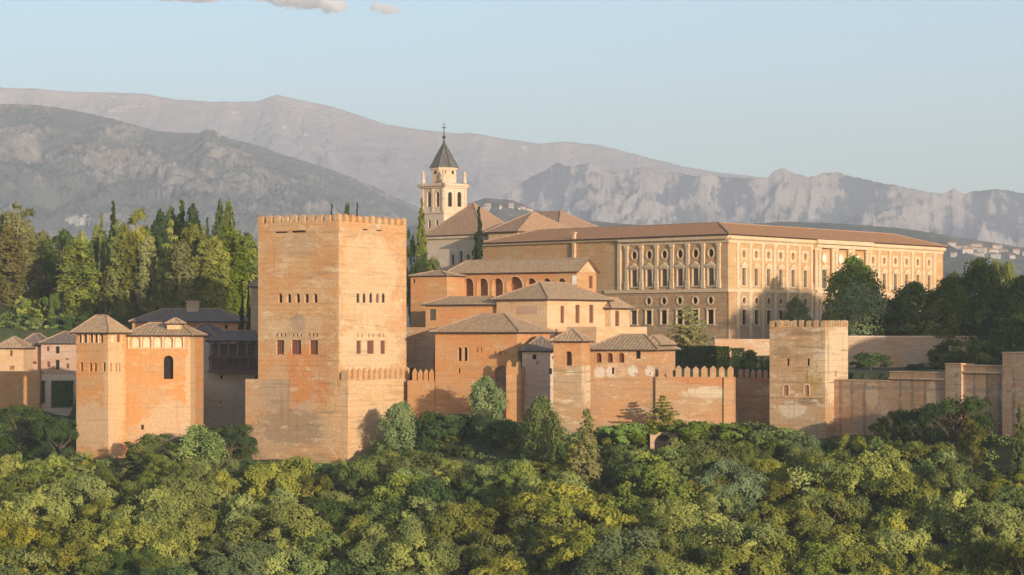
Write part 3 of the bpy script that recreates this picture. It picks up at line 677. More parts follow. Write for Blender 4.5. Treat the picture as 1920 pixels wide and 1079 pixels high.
# crenellated outer wall
F, r = curtain('outer_wall', 'lit red outer wall with a row of pointed merlons between the arched range and the watch tower', 'wall', (1229, 388.4), (1375, 384.6), Z(707, 387), -20, 1.6, 'crenwall')
merlon_row(r, F, .5, F.L - .1, 9, Z(707, 387), 1.3, .82, .6, M['crenwall'], .45)
F2, r2 = curtain('recessed_wall', 'recessed stretch of outer wall in shade beside the watch tower', 'wall', (1371, 399.5), (1462, 397), Z(709, 398), -20, 1.6, 'crenwall')
merlon_row(r2, F2, 1.2, F2.L - 1, 6, Z(709, 398), 1.1, .7, .6, M['crenwall'], .35)
Fe = Fr((X(1375, 384.6), 384.6), (X(1376, 401), 401)); mb = MB(); mb.box(Fe, 0.02, Fe.L, -20, Z(707.6, 387), -1.5, -.02); mb.build('return_wall', M['crenwall'], r)

F3, r3 = curtain('stone_arch', 'small stone arch half buried in bushes below the red outer wall', 'arch', (1219, 377), (1270, 377), Z(811, 377), -24, 2, 'brownwall', [(1243, 815, 850, 32, 'arch')])
# watch tower
wt = Blk('watch_tower', 'square crenellated watch tower of blotchy ochre plaster with two slit windows', 'tower', (1547, 382), 1443, 1590, 32, 613, -20, 'pier')
wt.win('L', 1477.5, 673, 686, 5, 'rect').win('L', 1515.5, 673, 686, 5, 'rect')
for p, w in ((1474, 9), (1513, 8)): wt.win('L', p, 722, 742, w, 'arch', 'interior', .15, frame='pale', fw=.25)
wt.win('R', 1567, 695, 706, 4, 'arch', 'interior', .4)
wt.build()
wt.merlons('L', 8, .95, w=.68, th=.45, point=.12); wt.merlons('R', 9, .95, w=.62, th=.45, point=.12)
for A, B, n in ((wt.Rc, wt.Bk, 8), (wt.Bk, wt.Lc, 8)): merlon_row(wt.root, Fr(A, B), 0, (B - A).length, n, wt.zt, .95, .68, .45, M['pier'], .1)
mb = MB(); mb.box(wt.FL, 0, wt.FL.L, Z(746.5, 384), Z(744.5, 384), .004, .15); mb.build('ledge', M['pier'], wt.root)

# right hand wall, stepping up to the right
def wseg(A, B, yt, thk, zb=-22):
    F = Fr((X(*A), A[1]), (X(*B), B[1])); return F, Z(yt, (A[1] + B[1]) / 2), thk
rw = thing('stepped_wall', 'long shaded outer wall stepping up to the right of the watch tower with streaked plaster', 'wall', (X(1560, 385), 385, -22))
def ry(p): return 385.2 - (p - 1560) / 360 * 30
mb = MB(); lm = MB()
for p0, p1, yt, th in ((1556, 1668, 713, 1.6), (1668, 1776, 698, 1.6), (1776, 1806, 683, 2.4), (1806, 1884, 686, 1.6), (1884, 2010, 662, 2.6), (2010, 2300, 655, 2.6)):
    F = Fr((X(p0, ry(p0)), ry(p0)), (X(p1, ry(p1)), ry(p1))); zt = Z(yt, F.A.y); o = (th - 1.6) * .5
    holed(mb, F, [(0, -24), (F.L, -24), (F.L, zt), (0, zt)], [], .2, o)
    mb.face([F.p(0, zt, o), F.p(F.L, zt, o), F.p(F.L, zt, -th), F.p(0, zt, -th)])
    for a in (0, F.L): mb.face([F.p(a, -24, o), F.p(a, -24, -th), F.p(a, zt, -th), F.p(a, zt, o)])
    mb.face([F.p(0, -24, -th), F.p(F.L, -24, -th), F.p(F.L, zt, -th), F.p(0, zt, -th)])
    lm.box(F, 0.01, F.L - .01, zt, zt + .14, -th - .1, o + .12)
    if p0 in (1668, 1806): lm.box(F, .05, F.L - .05, zt - 1.05, zt - .85, o + .004, o + .35)
mb.build('wall', M['streakwall'], rw); lm.build('coping', M['pale'], rw)
F, r = curtain('retaining_wall', 'broad rubble retaining wall of the terrace behind the watch tower', 'wall', (1540, 441), (1860, 441), Z(633, 441), -9, 3, 'brownwall')
mb = MB(); mb.box(F, 0, F.L, Z(633, 441), Z(630, 441), -.6, .12); mb.build('parapet', M['greywall'], r)
F, r = curtain('parapet_wall', 'low wall in front of the renaissance palace above the hedge', 'wall', (1340, 438), (1446, 438), Z(636, 438), -7, 2, 'brownwall')

# ------------------------------------------------------------------ houses and gallery inside the walls
gb = Blk('courtyard_gallery', 'courtyard building with an upper gallery of seven arches beneath a long tiled roof', 'palace', (1082, 440), 839, 1118, 33, 510, -6, 'orange')
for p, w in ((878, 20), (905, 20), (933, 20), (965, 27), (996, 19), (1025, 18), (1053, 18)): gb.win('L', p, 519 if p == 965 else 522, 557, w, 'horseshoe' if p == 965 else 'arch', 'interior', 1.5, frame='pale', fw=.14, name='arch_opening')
gb.win('R', 1108, 518, 541, 7, 'rect', 'shutter'); gb.build()
e = .5; zr = Z(486, 446); LLg, LRg = gb.LL, gb.LR
gz = gb.zt + .05
R = [[gb.q(LLg + e, -e, gz), gb.q(-e, -e, gz), gb.q(-e, LRg / 2, zr), gb.q(LLg - 2, LRg / 2, zr)], [gb.q(-e, LRg + e, gz), gb.q(LLg + e, LRg + e, gz), gb.q(LLg - 2, LRg / 2, zr), gb.q(-e, LRg / 2, zr)], [gb.q(LLg + e, LRg + e, gz), gb.q(LLg + e, -e, gz), gb.q(LLg - 2, LRg / 2, zr)]]
roof(gb.root, R, M['roof'])
mb = MB(); mb.face([gb.q(0, 0, gz - .1), gb.q(0, LRg, gz - .1), gb.q(0, LRg / 2, zr - .2)]); mb.build('gable', M['pale'], gb.root)
for p0, p1, y0, y1 in ((841, 853, 520, 557), (856, 866, 541, 557), (1073, 1081, 517, 534)):
    mb = MB(); a0, a1 = gb.FL.s(p0), gb.FL.s(p1); mb.box(gb.FL, a0, a1, gb.FL.z(y1, a0), gb.FL.z(y0, a0), .004, .08); mb.build('white_panel', M['white'], gb.root)
g2 = Blk('plain_block', 'plain buff block joining the square tower to the arched courtyard gallery', 'building', (838, 446), 770, 850, 30, 517, -8, 'orange', LR=6)
g2.win('L', 776, 523, 532, 5, 'round').build(); g2.hip(.9, 'roof', .3)
g3 = Blk('buff_wall_house', 'narrow buff house squeezed between the square tower and the palace block', 'house', (812, 421), 760, 822, 30, 614, -12, 'brownwall', LR=4); g3.build()
bb = Blk('small_lean_house', 'small orange house with one grey window and a shallow roof below the courtyard gallery', 'house', (938, 427), 798, 950, 24, 571, -9, 'orange', LR=6)
bb.win('L', 811, 580, 601, 12, 'rect', 'glass', .3).build(); bb.hip(Z(557, 431) - Z(571, 427), 'roof', .7)
hc = Blk('hip_roofed_house', 'cream walled house with three tall red shutters under a hipped roof', 'house', (1026, 420), 931, 1141, 36, 561, -9, 'pale')
for p, w in ((1054.5, 7), (1083, 8), (1109, 8)): hc.win('R', p, 574 if p < 1060 else 572, 606, w, 'rect', 'shutter', .3)
hc.win('R', 1043, 617, 628, 6, 'arch', 'shutter', .3).win('L', 987, 574, 590, 40, 'rect', 'pink', .06, name='plaster_panel')
hc.build(); hc.hip(Z(530, 428) - Z(561, 420), 'roof', .7)
hd = Blk('end_annex', 'cream annex with one red shutter at the right end of the hip roofed house', 'house', (1145, 433.5), 1134, 1181, 36, 578, -9, 'pale', LL=4)
hd.win('R', 1157.5, 583, 612, 8, 'rect', 'shutter', .3).build(); hd.hip(1.9, 'roof', .6)
he = Blk('low_cream_wall', 'low cream building behind the arched gallery range', 'building', (1118, 412), 1020, 1213, 36, 613, -9, 'pale', LL=6); he.build()

# ------------------------------------------------------------------ renaissance palace
C0, Lp, Rp = Vector((X(1365, 460), 460)), Vector((X(905, 508), 508)), Vector((X(1768, 528), 528))
pal = thing('renaissance_palace', 'long two storey renaissance palace with pilasters, round windows and a red tiled roof', 'palace', (C0.x, C0.y, -4))
PL, PR = Fr(Lp, C0), Fr(C0, Rp); PL.u0 = -PL.L
ZC, ZS, ZB = 17.0, 7.9, -5.0     # underside of cornice, string course, base
jobs = {'L': [], 'R': []}
def add(side, px, w, z0, z1, kind, mat, part, trim=None):
    F = PL if side == 'L' else PR; jobs[side].append((F.s(px), w, z0, z1, kind, mat, part, trim))
Lb = [1189.5, 1217.5, 1246, 1275.5, 1304.5, 1333.5]; R1 = [1394, 1417, 1440, 1463, 1486, 1509]; R2 = [1636, 1657, 1678, 1699, 1720, 1741]; RPt = [1545, 1576, 1607]
for p in Lb:
    add('L', p, 1.45, 9.0, 12.3, 'rect', 'glass', 'window', 'ped'); add('L', p, 1.35, 14.3, 15.9, 'round', 'dark', 'oculus', 'ring')
for p in Lb[1:]: add('L', p, 1.25, 5.5, 6.85, 'round', 'dark', 'oculus', 'ring')
for k, p in enumerate(Lb): add('L', p, 1.5, 1.7, 4.4, 'rect', 'glass' if k == 0 else 'dark', 'window', 'flat')
for p in R1 + R2:
    add('R', p, 1.35, 9.0, 12.3, 'rect', 'glass', 'window', 'ped'); add('R', p, 1.25, 14.2, 15.7, 'round', 'interior', 'oculus', 'square')
    add('R', p, 1.2, 5.5, 6.8, 'round', 'dark', 'oculus', 'ring'); add('R', p, 1.5, 1.6, 4.4, 'rect', 'dark', 'window', 'flat')
for p in RPt:
    add('R', p, 2.0, 8.9, 12.6, 'rect', 'glass', 'window', 'ped')
    add('R', p, 2.6, 0 - 3, 4.2, 'arch', 'wood', 'door', 'flat')
for side, F in (('L', PL), ('R', PR)):
    for lo, hi, mt, nm, o in ((ZB, ZS, 'stonelow', 'lower_wall', .12), (ZS, 18.4, 'stone', 'upper_wall', 0.0)):
        mb = MB(); hs = [shape(j[4], j[0], j[1], j[2], j[3]) for j in jobs[side] if lo < (j[2] + j[3]) / 2 < hi]
        holed(mb, F, [(0, lo), (F.L, lo), (F.L, hi), (0, hi)], hs, .32, o)
        mb.build(nm, M[mt], pal)
    for (a, w, z0, z1, kind, mat, part, trim) in jobs[side]:
        o = .12 if z1 < ZS else 0; h = shape(kind, a, w, z0, z1); po = pane(pal, F, h, o - .28, M[mat], part)
        mb = MB()
        if trim in ('ring', 'square'):
            big = shape('round', a, w + .5, z0 - .25, z1 + .25) if trim == 'ring' else [(a - w / 2 - .55, z0 - .4), (a + w / 2 + .55, z0 - .4), (a + w / 2 + .55, z1 + .4), (a - w / 2 - .55, z1 + .4)]
            holed(mb, F, big, [h], .1, o + .12); n = len(big)
            for k in range(n):
                p, q = big[k], big[(k + 1) % n]; mb.face([F.p(*p, o + .12), F.p(*q, o + .12), F.p(*q, o), F.p(*p, o)])
            mb.build('frame', M['trim'], po)
        else:
            if part == 'window':
                mb.box(F, a - w / 2 - .28, a - w / 2, z0, z1, o, o + .14); mb.box(F, a + w / 2, a + w / 2 + .28, z0, z1, o, o + .14); mb.box(F, a - w / 2 - .38, a + w / 2 + .38, z1, z1 + .3, o, o + .2)
                mb.box(F, a - w / 2 - .4, a + w / 2 + .4, z0 - .22, z0, o, o + .25)
                mb.build('frame', M['trim'], po)
                if mat == 'glass':
                    mb = MB(); mb.box(F, a - .06, a + .06, z0, z1, o - .27, o - .2); mb.box(F, a - w / 2, a + w / 2, z0 + (z1 - z0) * .62, z0 + (z1 - z0) * .66, o - .27, o - .21); mb.build('mullion', M['palewood'], po)
            if trim == 'ped':
                mb = MB(); zt = z1 + .3; w2 = w / 2 + .55
                mb.box(F, a - w2, a + w2, zt, zt + .18, o, o + .42)
                f0 = [F.p(a - w2, zt + .18, o + .36), F.p(a + w2, zt + .18, o + .36), F.p(a, zt + .95, o + .36)]; f1 = [F.p(a - w2, zt + .18, o), F.p(a + w2, zt + .18, o), F.p(a, zt + .95, o)]
                mb.face(f0); mb.face([f0[0], f0[2], f1[2], f1[0]]); mb.face([f0[2], f0[1], f1[1], f1[2]]); mb.build('pediment', M['trim'], po)
def pilaster(F, a, z0, z1, w=.75, o=0.0, d=.24):
    mb = MB(); mb.box(F, a - w / 2, a + w / 2, z0 + 1.5, z1 - .55, o, o + d); mb.box(F, a - w / 2 - .14, a + w / 2 + .14, z1 - .55, z1, o, o + d + .12)
    mb.box(F, a - w / 2 - .12, a + w / 2 + .12, z0, z0 + 1.5, o, o + d + .10); mb.build('pilaster', M['trim'], pal)
def mids(F, ps):
    s_ = [F.s(p) for p in ps]; m = [(a + b) / 2 for a, b in zip(s_, s_[1:])]; return [s_[0] - (s_[1] - s_[0]) / 2] + m + [s_[-1] + (s_[-1] - s_[-2]) / 2]
for F, ps in ((PL, Lb), (PR, R1), (PR, R2)):
    for a in mids(F, ps):
        if a > F.L - .4: continue
        pilaster(F, a, ZS + .55, ZC)
        if F is PR: pilaster(F, a, ZB + 1.2, ZS - .1, .95, .12, .2)
# horizontal members
def band(name, z0, z1, o, mat, segs):
    for F, a0, a1, ob in segs: mb = MB(); mb.box(F, a0, a1, z0, z1, ob + .004, ob + o); mb.build(name, M[mat], pal)
aL = PL.s(1163); pa, pbb = PR.s(1524), PR.s(1629)
segsU = [(PL, aL, PL.L + .4, 0), (PR, -.25, pa - .02, 0), (PR, pbb + .02, PR.L, 0)]; full = [(PL, 0, PL.L + .5, 0), (PR, -.3, PR.L + .4, 0)]
band('string_course', ZS - .15, ZS + .5, .38, 'trim', [(PL, aL - 4, PL.L + .4, 0), (PR, -.25, pa - .02, 0), (PR, pbb + .02, PR.L + .1, 0)])
band('frieze', ZC, ZC + .55, .18, 'trim', segsU); band('cornice', ZC + .72, ZC + 1.05, .75, 'trim', segsU); band('cornice_top', ZC + 1.05, ZC + 1.5, .55, 'trim', full)
mb = MB()
for F, a0, a1 in ((PL, aL, PL.L), (PR, 0, pa), (PR, pbb, PR.L)):
    n = int((a1 - a0) / .7)
    for k in range(n): a = a0 + (a1 - a0) * (k + .5) / n; mb.box(F, a - .17, a + .17, ZC + .56, ZC + .71, .004, .55)
mb.build('dentil_row', M['trim'], pal)
mb = MB(); mb.box(PL, aL - .5, aL + .3, ZS + .5, ZC + .7, .004, .3); mb.build('pilaster', M['trim'], pal)
band('eaves_shadow_board', ZC + 1.5, ZC + 1.62, .7, 'wood', [(PL, 0, PL.L + .6, 0)])  # dark strip drawn as the shadow line under the left eaves
# projecting central frontispiece on the right front
po_ = MB(); O = .9
for z0, z1, ex in ((ZS, ZS + .6, .5), (ZC - .1, ZC + .55, .35), (ZC + .7, ZC + 1.5, .6)): po_.box(PR, pa, pbb, z0, z1, .004, O + ex * .6)
po_.build('frontispiece_entablature', M['trim'], pal)
cols = []
for c in (PR.s(1529), (PR.s(1545) + PR.s(1576)) / 2, (PR.s(1576) + PR.s(1607)) / 2, PR.s(1624)):
    for dd in (-.62, .62):
        for z0, z1, r_ in ((ZS + .6, ZC - .1, .4), (-1.5, ZS, .5)):
            q = PR.p(c + dd, 0, O * .55); mb = MB(); mb.lathe((q.x, q.y), [(r_ * 1.4, z0), (r_ * 1.4, z0 + .5), (r_, z0 + .7), (r_ * .88, z1 - .9), (r_ * 1.3, z1 - .45), (r_ * 1.35, z1)], 12); mb.build('column', M['trim'], pal, True)
    mb = MB(); mb.box(PR, c - 1.35, c + 1.35, ZB, -1.5, .13, O + .4); mb.build('pedestal', M['trim'], pal)
for p in RPt:
    a = PR.s(p); zc = 14.9; mb = MB(); n = 20
    ring = lambda r_, o: [PR.p(a + r_ * math.cos(6.2832 * k / n), zc + r_ * math.sin(6.2832 * k / n), o) for k in range(n)]
    A, B, C_, D = ring(1.15, .03), ring(1.15, .22), ring(.8, .22), ring(.8, .12)
    for k in range(n):
        j = (k + 1) % n
        for P, Q in ((A, B), (B, C_), (C_, D)): mb.face([P[k], P[j], Q[j], Q[k]])
    md = mb.build('medallion', M['trim'], pal); mb = MB(); mb.face(ring(.79, .13)); mb.build('relief', M['white'], md)
# flanks and back
Bk = Lp + Rp - C0; mb = MB()
for A, B in ((Rp, Bk), (Bk, Lp)): mb.face([(A.x, A.y, ZB), (B.x, B.y, ZB), (B.x, B.y, 18.4), (A.x, A.y, 18.4)])
mb.build('rear_wall', M['stone'], pal)
uu = (Lp - C0).normalized(); vv = (Rp - C0).normalized(); LU, LV = (Lp - C0).length, (Rp - C0).length
def Q(a, c, z): p = C0 + uu * a + vv * c; return Vector((p.x, p.y, z))
ze, zr_ = 18.62, 21.3
def ringq(i, z): return [Q(LU - i, i, z), Q(i, i, z), Q(i, LV - i, z), Q(LU - i, LV - i, z)]
ro_, ri, rc = ringq(-.9, ze), ringq(8.5, zr_), ringq(17, ze + .2)
roof(pal, [[ro_[k], ro_[(k + 1) % 4], ri[(k + 1) % 4], ri[k]] for k in range(4)] + [[ri[k], ri[(k + 1) % 4], rc[(k + 1) % 4], rc[k]] for k in range(4)], M['roofred'])
mb = MB(); a = PL.s(1078); mb.box(PL, a - .35, a + .35, 12, 19.8, .02, .5); mb.box(PL, a - .5, a + .5, 19.8, 20.1, -.1, .62); mb.build('chimney', M['pale'], pal)
mb = MB(); a = PL.s(1075); mb.box(PL, PL.s(1130), aL - .55, 6.5, 7.3, .004, .3); mb.build('ledge', M['stone'], pal)

# ------------------------------------------------------------------ church with its bell tower
ch = Blk('church', 'tawny stone church with brown hipped roofs and a bell tower topped by a slate spire', 'church', (905, 545), 800, 975, 42, 439, -4, 'church')
for p in (849, 864, 878): ch.win('L', p, 470 if p == 864 else 477, 497, 6, 'arch', 'dark', .6, frame='church', fw=.3)
ch.win('L', 811, 450, 462, 4, 'arch').win('L', 809, 420, 421, 2, 'rect') if False else None
ch.build(); ch.hip(Z(381, 555) - Z(439, 545), 'roofchurch', .7, axis='v', inset=ch.LL * .55)
mb = MB(); mb.box(ch.FL, 0, ch.FL.L, ch.zt - .8, ch.zt - .1, .004, .45); mb.build('cornice', M['church'], ch.root)
q = ch.q(9, 3.0, 0); dF = Fr((q.x - 1.2, q.y), (q.x + 1.2, q.y)); mb = MB(); mb.box(dF, 0, 2.4, Z(424, 545), Z(412, 545), -2, 0); mb.build('dormer', M['pale'], ch.root)
tr = Blk('x', '', '', (1046, 566), 928, 1128, 42, 428, 5, 'church', parent=ch.root); tr.build('transept_wall'); tr.hip(Z(396, 574) - Z(428, 566), 'roofchurch', .7, axis='u', inset=6, name='transept_roof')
n3 = Blk('x', '', '', (970, 530), 916, 1082, 42, 434, 5, 'pale', parent=ch.root); n3.build('chapel_wall'); n3.hip(Z(398, 541) - Z(434, 530), 'roofchurch', .7, name='chapel_roof', inset=n3.LR / 2)
bt_ = Blk('x', '', '', (832, 580), 790.5, 874.5, 43, 346, -4, 'church', parent=ch.root)
# square the shaft
for p in (804, 820): bt_.win('L', p, 360, 388, 6.5, 'arch', 'dark', .9, name='belfry_opening')
for p in (844, 861.5): bt_.win('R', p, 360, 388, 7.5, 'arch', 'dark', .9, name='belfry_opening')
for p in (805, 819): bt_.win('L', p, 413, 428, 4.5, 'arch', 'dark', .5)
bt_.build('bell_tower'); bw = bt_.wall
mb = MB()
for F in (bt_.FL, bt_.FR, Fr(bt_.Rc, bt_.Bk), Fr(bt_.Bk, bt_.Lc)):
    mb.box(F, -.22, F.L + .22, Z(400, 580), Z(397, 580), .003, .22)
mb.build('string_course', M['church'], bw); mb = MB()
for F in (bt_.FL, bt_.FR, Fr(bt_.Rc, bt_.Bk), Fr(bt_.Bk, bt_.Lc)):
    for y0, y1, o in ((352, 348.5, .35), (348.5, 345, .75), (345, 343.5, .55)): mb.box(F, -o, F.L + o, Z(max(y0, y1), 580), Z(min(y0, y1), 580), .003, o)
mb.build('cornice', M['church'], bw)
for F in (bt_.FL, bt_.FR):
    for a in (.35, F.L / 2, F.L - .35):
        mb = MB(); mb.box(F, a - .28, a + .28, Z(396.5, 580), Z(352.5, 580), .004, .18); mb.build('pilaster', M['church'], bw)
cc = bt_.q(bt_.LL / 2, bt_.LR / 2, 0); zo, z1_ = Z(344, 584), Z(315, 584)
oct_ = lambda r_, z, n=8: [Vector((cc.x + r_ * math.cos(6.2832 * (k + .5) / n - .75), cc.y + r_ * math.sin(6.2832 * (k + .5) / n - .75), z)) for k in range(n)]
mb = MB(); A, B = oct_(3.15, zo), oct_(3.15, z1_)
for k in range(8): mb.face([A[k], A[(k + 1) % 8], B[(k + 1) % 8], B[k]])
A, B = oct_(3.45, z1_ - .5), oct_(3.45, z1_)
for k in range(8): mb.face([A[k], A[(k + 1) % 8], B[(k + 1) % 8], B[k]])
mb.face(A); mb.build('lantern_drum', M['church'], bw)
mb = MB()
A = oct_(3.15, 0)
for k in range(8):
    a, b = A[k].to_2d(), A[(k + 1) % 8].to_2d(); F = Fr(a, b); F = F if F.n.dot(F.A - Vector((cc.x, cc.y))) > 0 else Fr(b, a)
    mb.box(F, F.L / 2 - .38, F.L / 2 + .38, Z(327, 584), Z(321, 584), -.2, .02)
mb.build('lantern_window', M['dark'], bw)
mb = MB(); A = oct_(3.65, z1_); Bm = oct_(2.0, Z(291, 584)); ap = Vector((cc.x, cc.y, Z(265, 584)))
for k in range(8):
    j = (k + 1) % 8; mb.face([A[k], A[j], Bm[j], Bm[k]], [(k, 0), (k + 1, 0), (k + .8, 2), (k + .2, 2)]); mb.face([Bm[k], Bm[j], ap])
mb.face(A[::-1]); sp = mb.build('spire', M['slate'], bw)
mb = MB()
for k in range(8): mb.tube([A[k], Bm[k], ap], [.12, .1, .08], 5)
mb.lathe((cc.x, cc.y), [(.35, ap.z - .5), (.25, ap.z), (.12, ap.z + .6), (.5, ap.z + 1.0), (.12, ap.z + 1.5), (.10, ap.z + 4.2)], 8)
tF = Fr((cc.x - .7, cc.y), (cc.x + .7, cc.y)); mb.box(tF, .15, 1.25, ap.z + 3.2, ap.z + 3.4, -.07, .07); mb.box(tF, .62, .78, ap.z + 2.4, ap.z + 4.5, -.06, .06)
mb.build('cross', M['metal'], sp)
for a, c in ((.3, .3), (bt_.LL - .3, .3), (.3, bt_.LR - .3), (bt_.LL - .3, bt_.LR - .3)):
    q = bt_.q(a, c, 0); mb = MB(); z0 = Z(344, 584); mb.lathe((q.x, q.y), [(.5, z0), (.5, z0 + .9), (.34, z0 + 1.0), (.32, z0 + 1.8), (.42, z0 + 1.9), (.1, z0 + 2.9), (.0, z0 + 3.0)], 8); mb.build('pinnacle', M['church'], bw)
# low houses in front of the church
# ------------------------------------------------------------------ foliage
def leaf_mesh(name, cen, nor, size, tint, mat, rng, core=None):
    N = len(cen); r = rng.normal(size=(N, 3)); t = np.cross(nor, r); t /= np.linalg.norm(t, axis=1)[:, None] + 1e-9
    b = np.cross(nor, t); b /= np.linalg.norm(b, axis=1)[:, None] + 1e-9
    s = size[:, None] * .5
    v = np.stack([cen - t * s, cen - b * s * .62, cen + t * s, cen + b * s * .62], 1)
    m = bpy.data.meshes.new(name); m.vertices.add(N * 4); m.vertices.foreach_set('co', v.astype(np.float32).ravel())
    m.loops.add(N * 4); m.loops.foreach_set('vertex_index', np.arange(N * 4, dtype=np.int32))
    m.polygons.add(N); m.polygons.foreach_set('loop_start', np.arange(0, N * 4, 4, dtype=np.int32)); m.update(calc_edges=True)
    a = m.attributes.new('tint', 'FLOAT', 'FACE'); a.data.foreach_set('value', np.clip(tint, 0, 1).astype(np.float32))
    m.materials.append(mat); return m

def puffs_to_leaves(P, R, per, lsize, rng, center, up=.25, axis=(1, 1, 1)):
    """leaf positions on the outer shells of puffs (P centres, R radii)"""
    cs, ns, ss, ts = [], [], [], []
    for p, r in zip(P, R):
        n = int(per * (r / R.mean()) ** 1.7); d = rng.normal(size=(n, 3))
        out = p - center; out /= np.linalg.norm(out) + 1e-6
        d = d / np.linalg.norm(d, axis=1)[:, None] + out * .7 + np.array([0, 0, up]); d /= np.linalg.norm(d, axis=1)[:, None]
        rad = r * (1 - .45 * rng.random(n) ** 2.6) * (1 + .12 * rng.normal(size=n))
        cs.append(p + d * rad[:, None] * np.array(axis)); nn = d + rng.normal(size=(n, 3)) * .26; ns.append(nn / np.linalg.norm(nn, axis=1)[:, None])
        ss.append(lsize * rng.uniform(.65, 1.35, n)); ts.append(np.clip(rng.normal(.5, .3) + rng.normal(0, .09, n), 0, 1))
    c = np.concatenate(cs); ph = rng.uniform(0, 6.28, 6); q = R.mean()
    c = c + .30 * q * np.stack([np.sin(c[:, 1] * 2.3 / q + ph[0]) + np.sin(c[:, 2] * 3.7 / q + ph[1]), np.sin(c[:, 2] * 2.5 / q + ph[2]) + np.sin(c[:, 0] * 3.5 / q + ph[3]), .6 * np.sin(c[:, 0] * 2.7 / q + ph[4]) + .6 * np.sin(c[:, 1] * 4.1 / q + ph[5])], 1) * (.75 if axis == (1, 1, 1) else .55)
    return c, np.concatenate(ns), np.concatenate(ss), np.concatenate(ts)

def crown_broad(name, seed, mat, h=10.0, w=8.5, npf=46, per=190, lsize=.31, lobes=3, base=.18):
    rng = np.random.default_rng(seed); P = []; R = []
    L = [(np.array([0, 0, h * .60]), np.array([w * .40, w * .40, h * .36]))]
    for k in range(lobes):
        a = rng.uniform(0, 6.28); L.append((np.array([math.cos(a) * w * .22, math.sin(a) * w * .22, h * rng.uniform(.40, .68)]), np.array([w * .27, w * .27, h * .24]) * rng.uniform(.85, 1.1)))
    for i in range(int(npf * 1.5)):
        c, r = L[0] if i < npf * .5 else L[1 + i % lobes] if lobes else L[0]
        d = rng.normal(size=3); d[2] = d[2] * .8 + .25; d /= np.linalg.norm(d)
        pp = c + d * r * rng.uniform(.84, 1.1)
        if any(np.linalg.norm((pp - c2) / r2) < .60 for c2, r2 in L): continue
        P.append(pp); R.append(rng.choice([.5, .8, 1.1, 1.5], p=[.25, .3, .3, .15]) * rng.uniform(.85, 1.15) * w / 8.5)
    P = np.array(P); R = np.array(R); P[:, 2] = np.maximum(P[:, 2], h * base)
    c, n, s, t = puffs_to_leaves(P, R, per, lsize, rng, np.array([0, 0, h * .45]))
    sc = h / c[:, 2].max(); c[:, 2] *= sc
    return leaf_mesh(name, c, n, s, t, mat, rng), P * np.array([1, 1, sc])

def crown_column(name, seed, mat, h=12.0, w=3.0, per=46, lsize=.34, tip=.75, bulge=.35, n=90, base=.04):
    rng = np.random.default_rng(seed); P = []; R = []
    for i in range(n):
        f = (i + rng.random()) / n; z = h * (base + (1 - base) * f); pr = (min(1, (f / bulge) ** .5) if f < bulge else (1 - ((f - bulge) / (1 - bulge)) ** (1 / tip) )) ** .9
        a = rng.uniform(0, 6.28); rr = w * .5 * max(pr, .02) * rng.uniform(.45, .82)
        P.append([math.cos(a) * rr, math.sin(a) * rr, z * .96]); R.append(max(.10, w * .19 * (.35 + pr * .65)) * rng.uniform(.8, 1.25))
    P = np.array(P); R = np.array(R)
    c, nn, s, t = puffs_to_leaves(P, R, per, lsize, rng, np.array([0, 0, h * .3]), .35, (1, 1, 2.0))
    nn[:, 2] *= .5; nn /= np.linalg.norm(nn, axis=1)[:, None]; c[:, 2] *= h / c[:, 2].max()
    return leaf_mesh(name, c, nn, s, t, mat, rng), P

def crown_conifer(name, seed, mat, h=9.0, w=7.0, tiers=11, lsize=.36):
    rng = np.random.default_rng(seed); P = []; R = []
    for k in range(tiers):
        f = k / (tiers - 1); z = h * (.14 + .82 * f); L = w * .5 * (1 - f) ** .75 * rng.uniform(.8, 1.15) + .2
        for j in range(int(7 - 4 * f)):
            a = rng.uniform(0, 6.28)
            for q in np.linspace(.25, 1, 5): P.append([math.cos(a) * L * q, math.sin(a) * L * q, z + L * .22 * q - .1]); R.append(.26 + .3 * (1 - q) + .14 * rng.random())
    P = np.array(P); R = np.array(R)
    c, n, s, t = puffs_to_leaves(P, R, 30, lsize, rng, np.array([0, 0, h * .3]), .3, (1, 1, .7)); c[:, 2] *= h / c[:, 2].max()
    return leaf_mesh(name, c, n, s, t, mat, rng), P

def trunk_mesh(name, seed, h, r, P=None, limbs=6, top=.62):
    rng = np.random.default_rng(seed); mb = MB(); k = 6
    pts = [(rng.normal() * .08 * i, rng.normal() * .08 * i, h * top * i / k - .8 * (i == 0)) for i in range(k + 1)]
    mb.tube(pts, [r * (1.25 if i == 0 else 1 - .75 * i / k) for i in range(k + 1)], 8)
    if P is not None:
        for j in rng.choice(len(P), limbs, replace=False):
            z0 = h * rng.uniform(.18, .42); a = Vector((0, 0, z0)); b = Vector(P[j]); 
            if b.z < z0: continue
            m = a.lerp(b, .5) + Vector((0, 0, .35)); mb.tube([a, m, b], [r * .5, r * .33, r * .12], 6)
    m = bpy.data.meshes.new(name); m.from_pydata(mb.v, [], mb.f); m.materials.append(M['bark']); return m

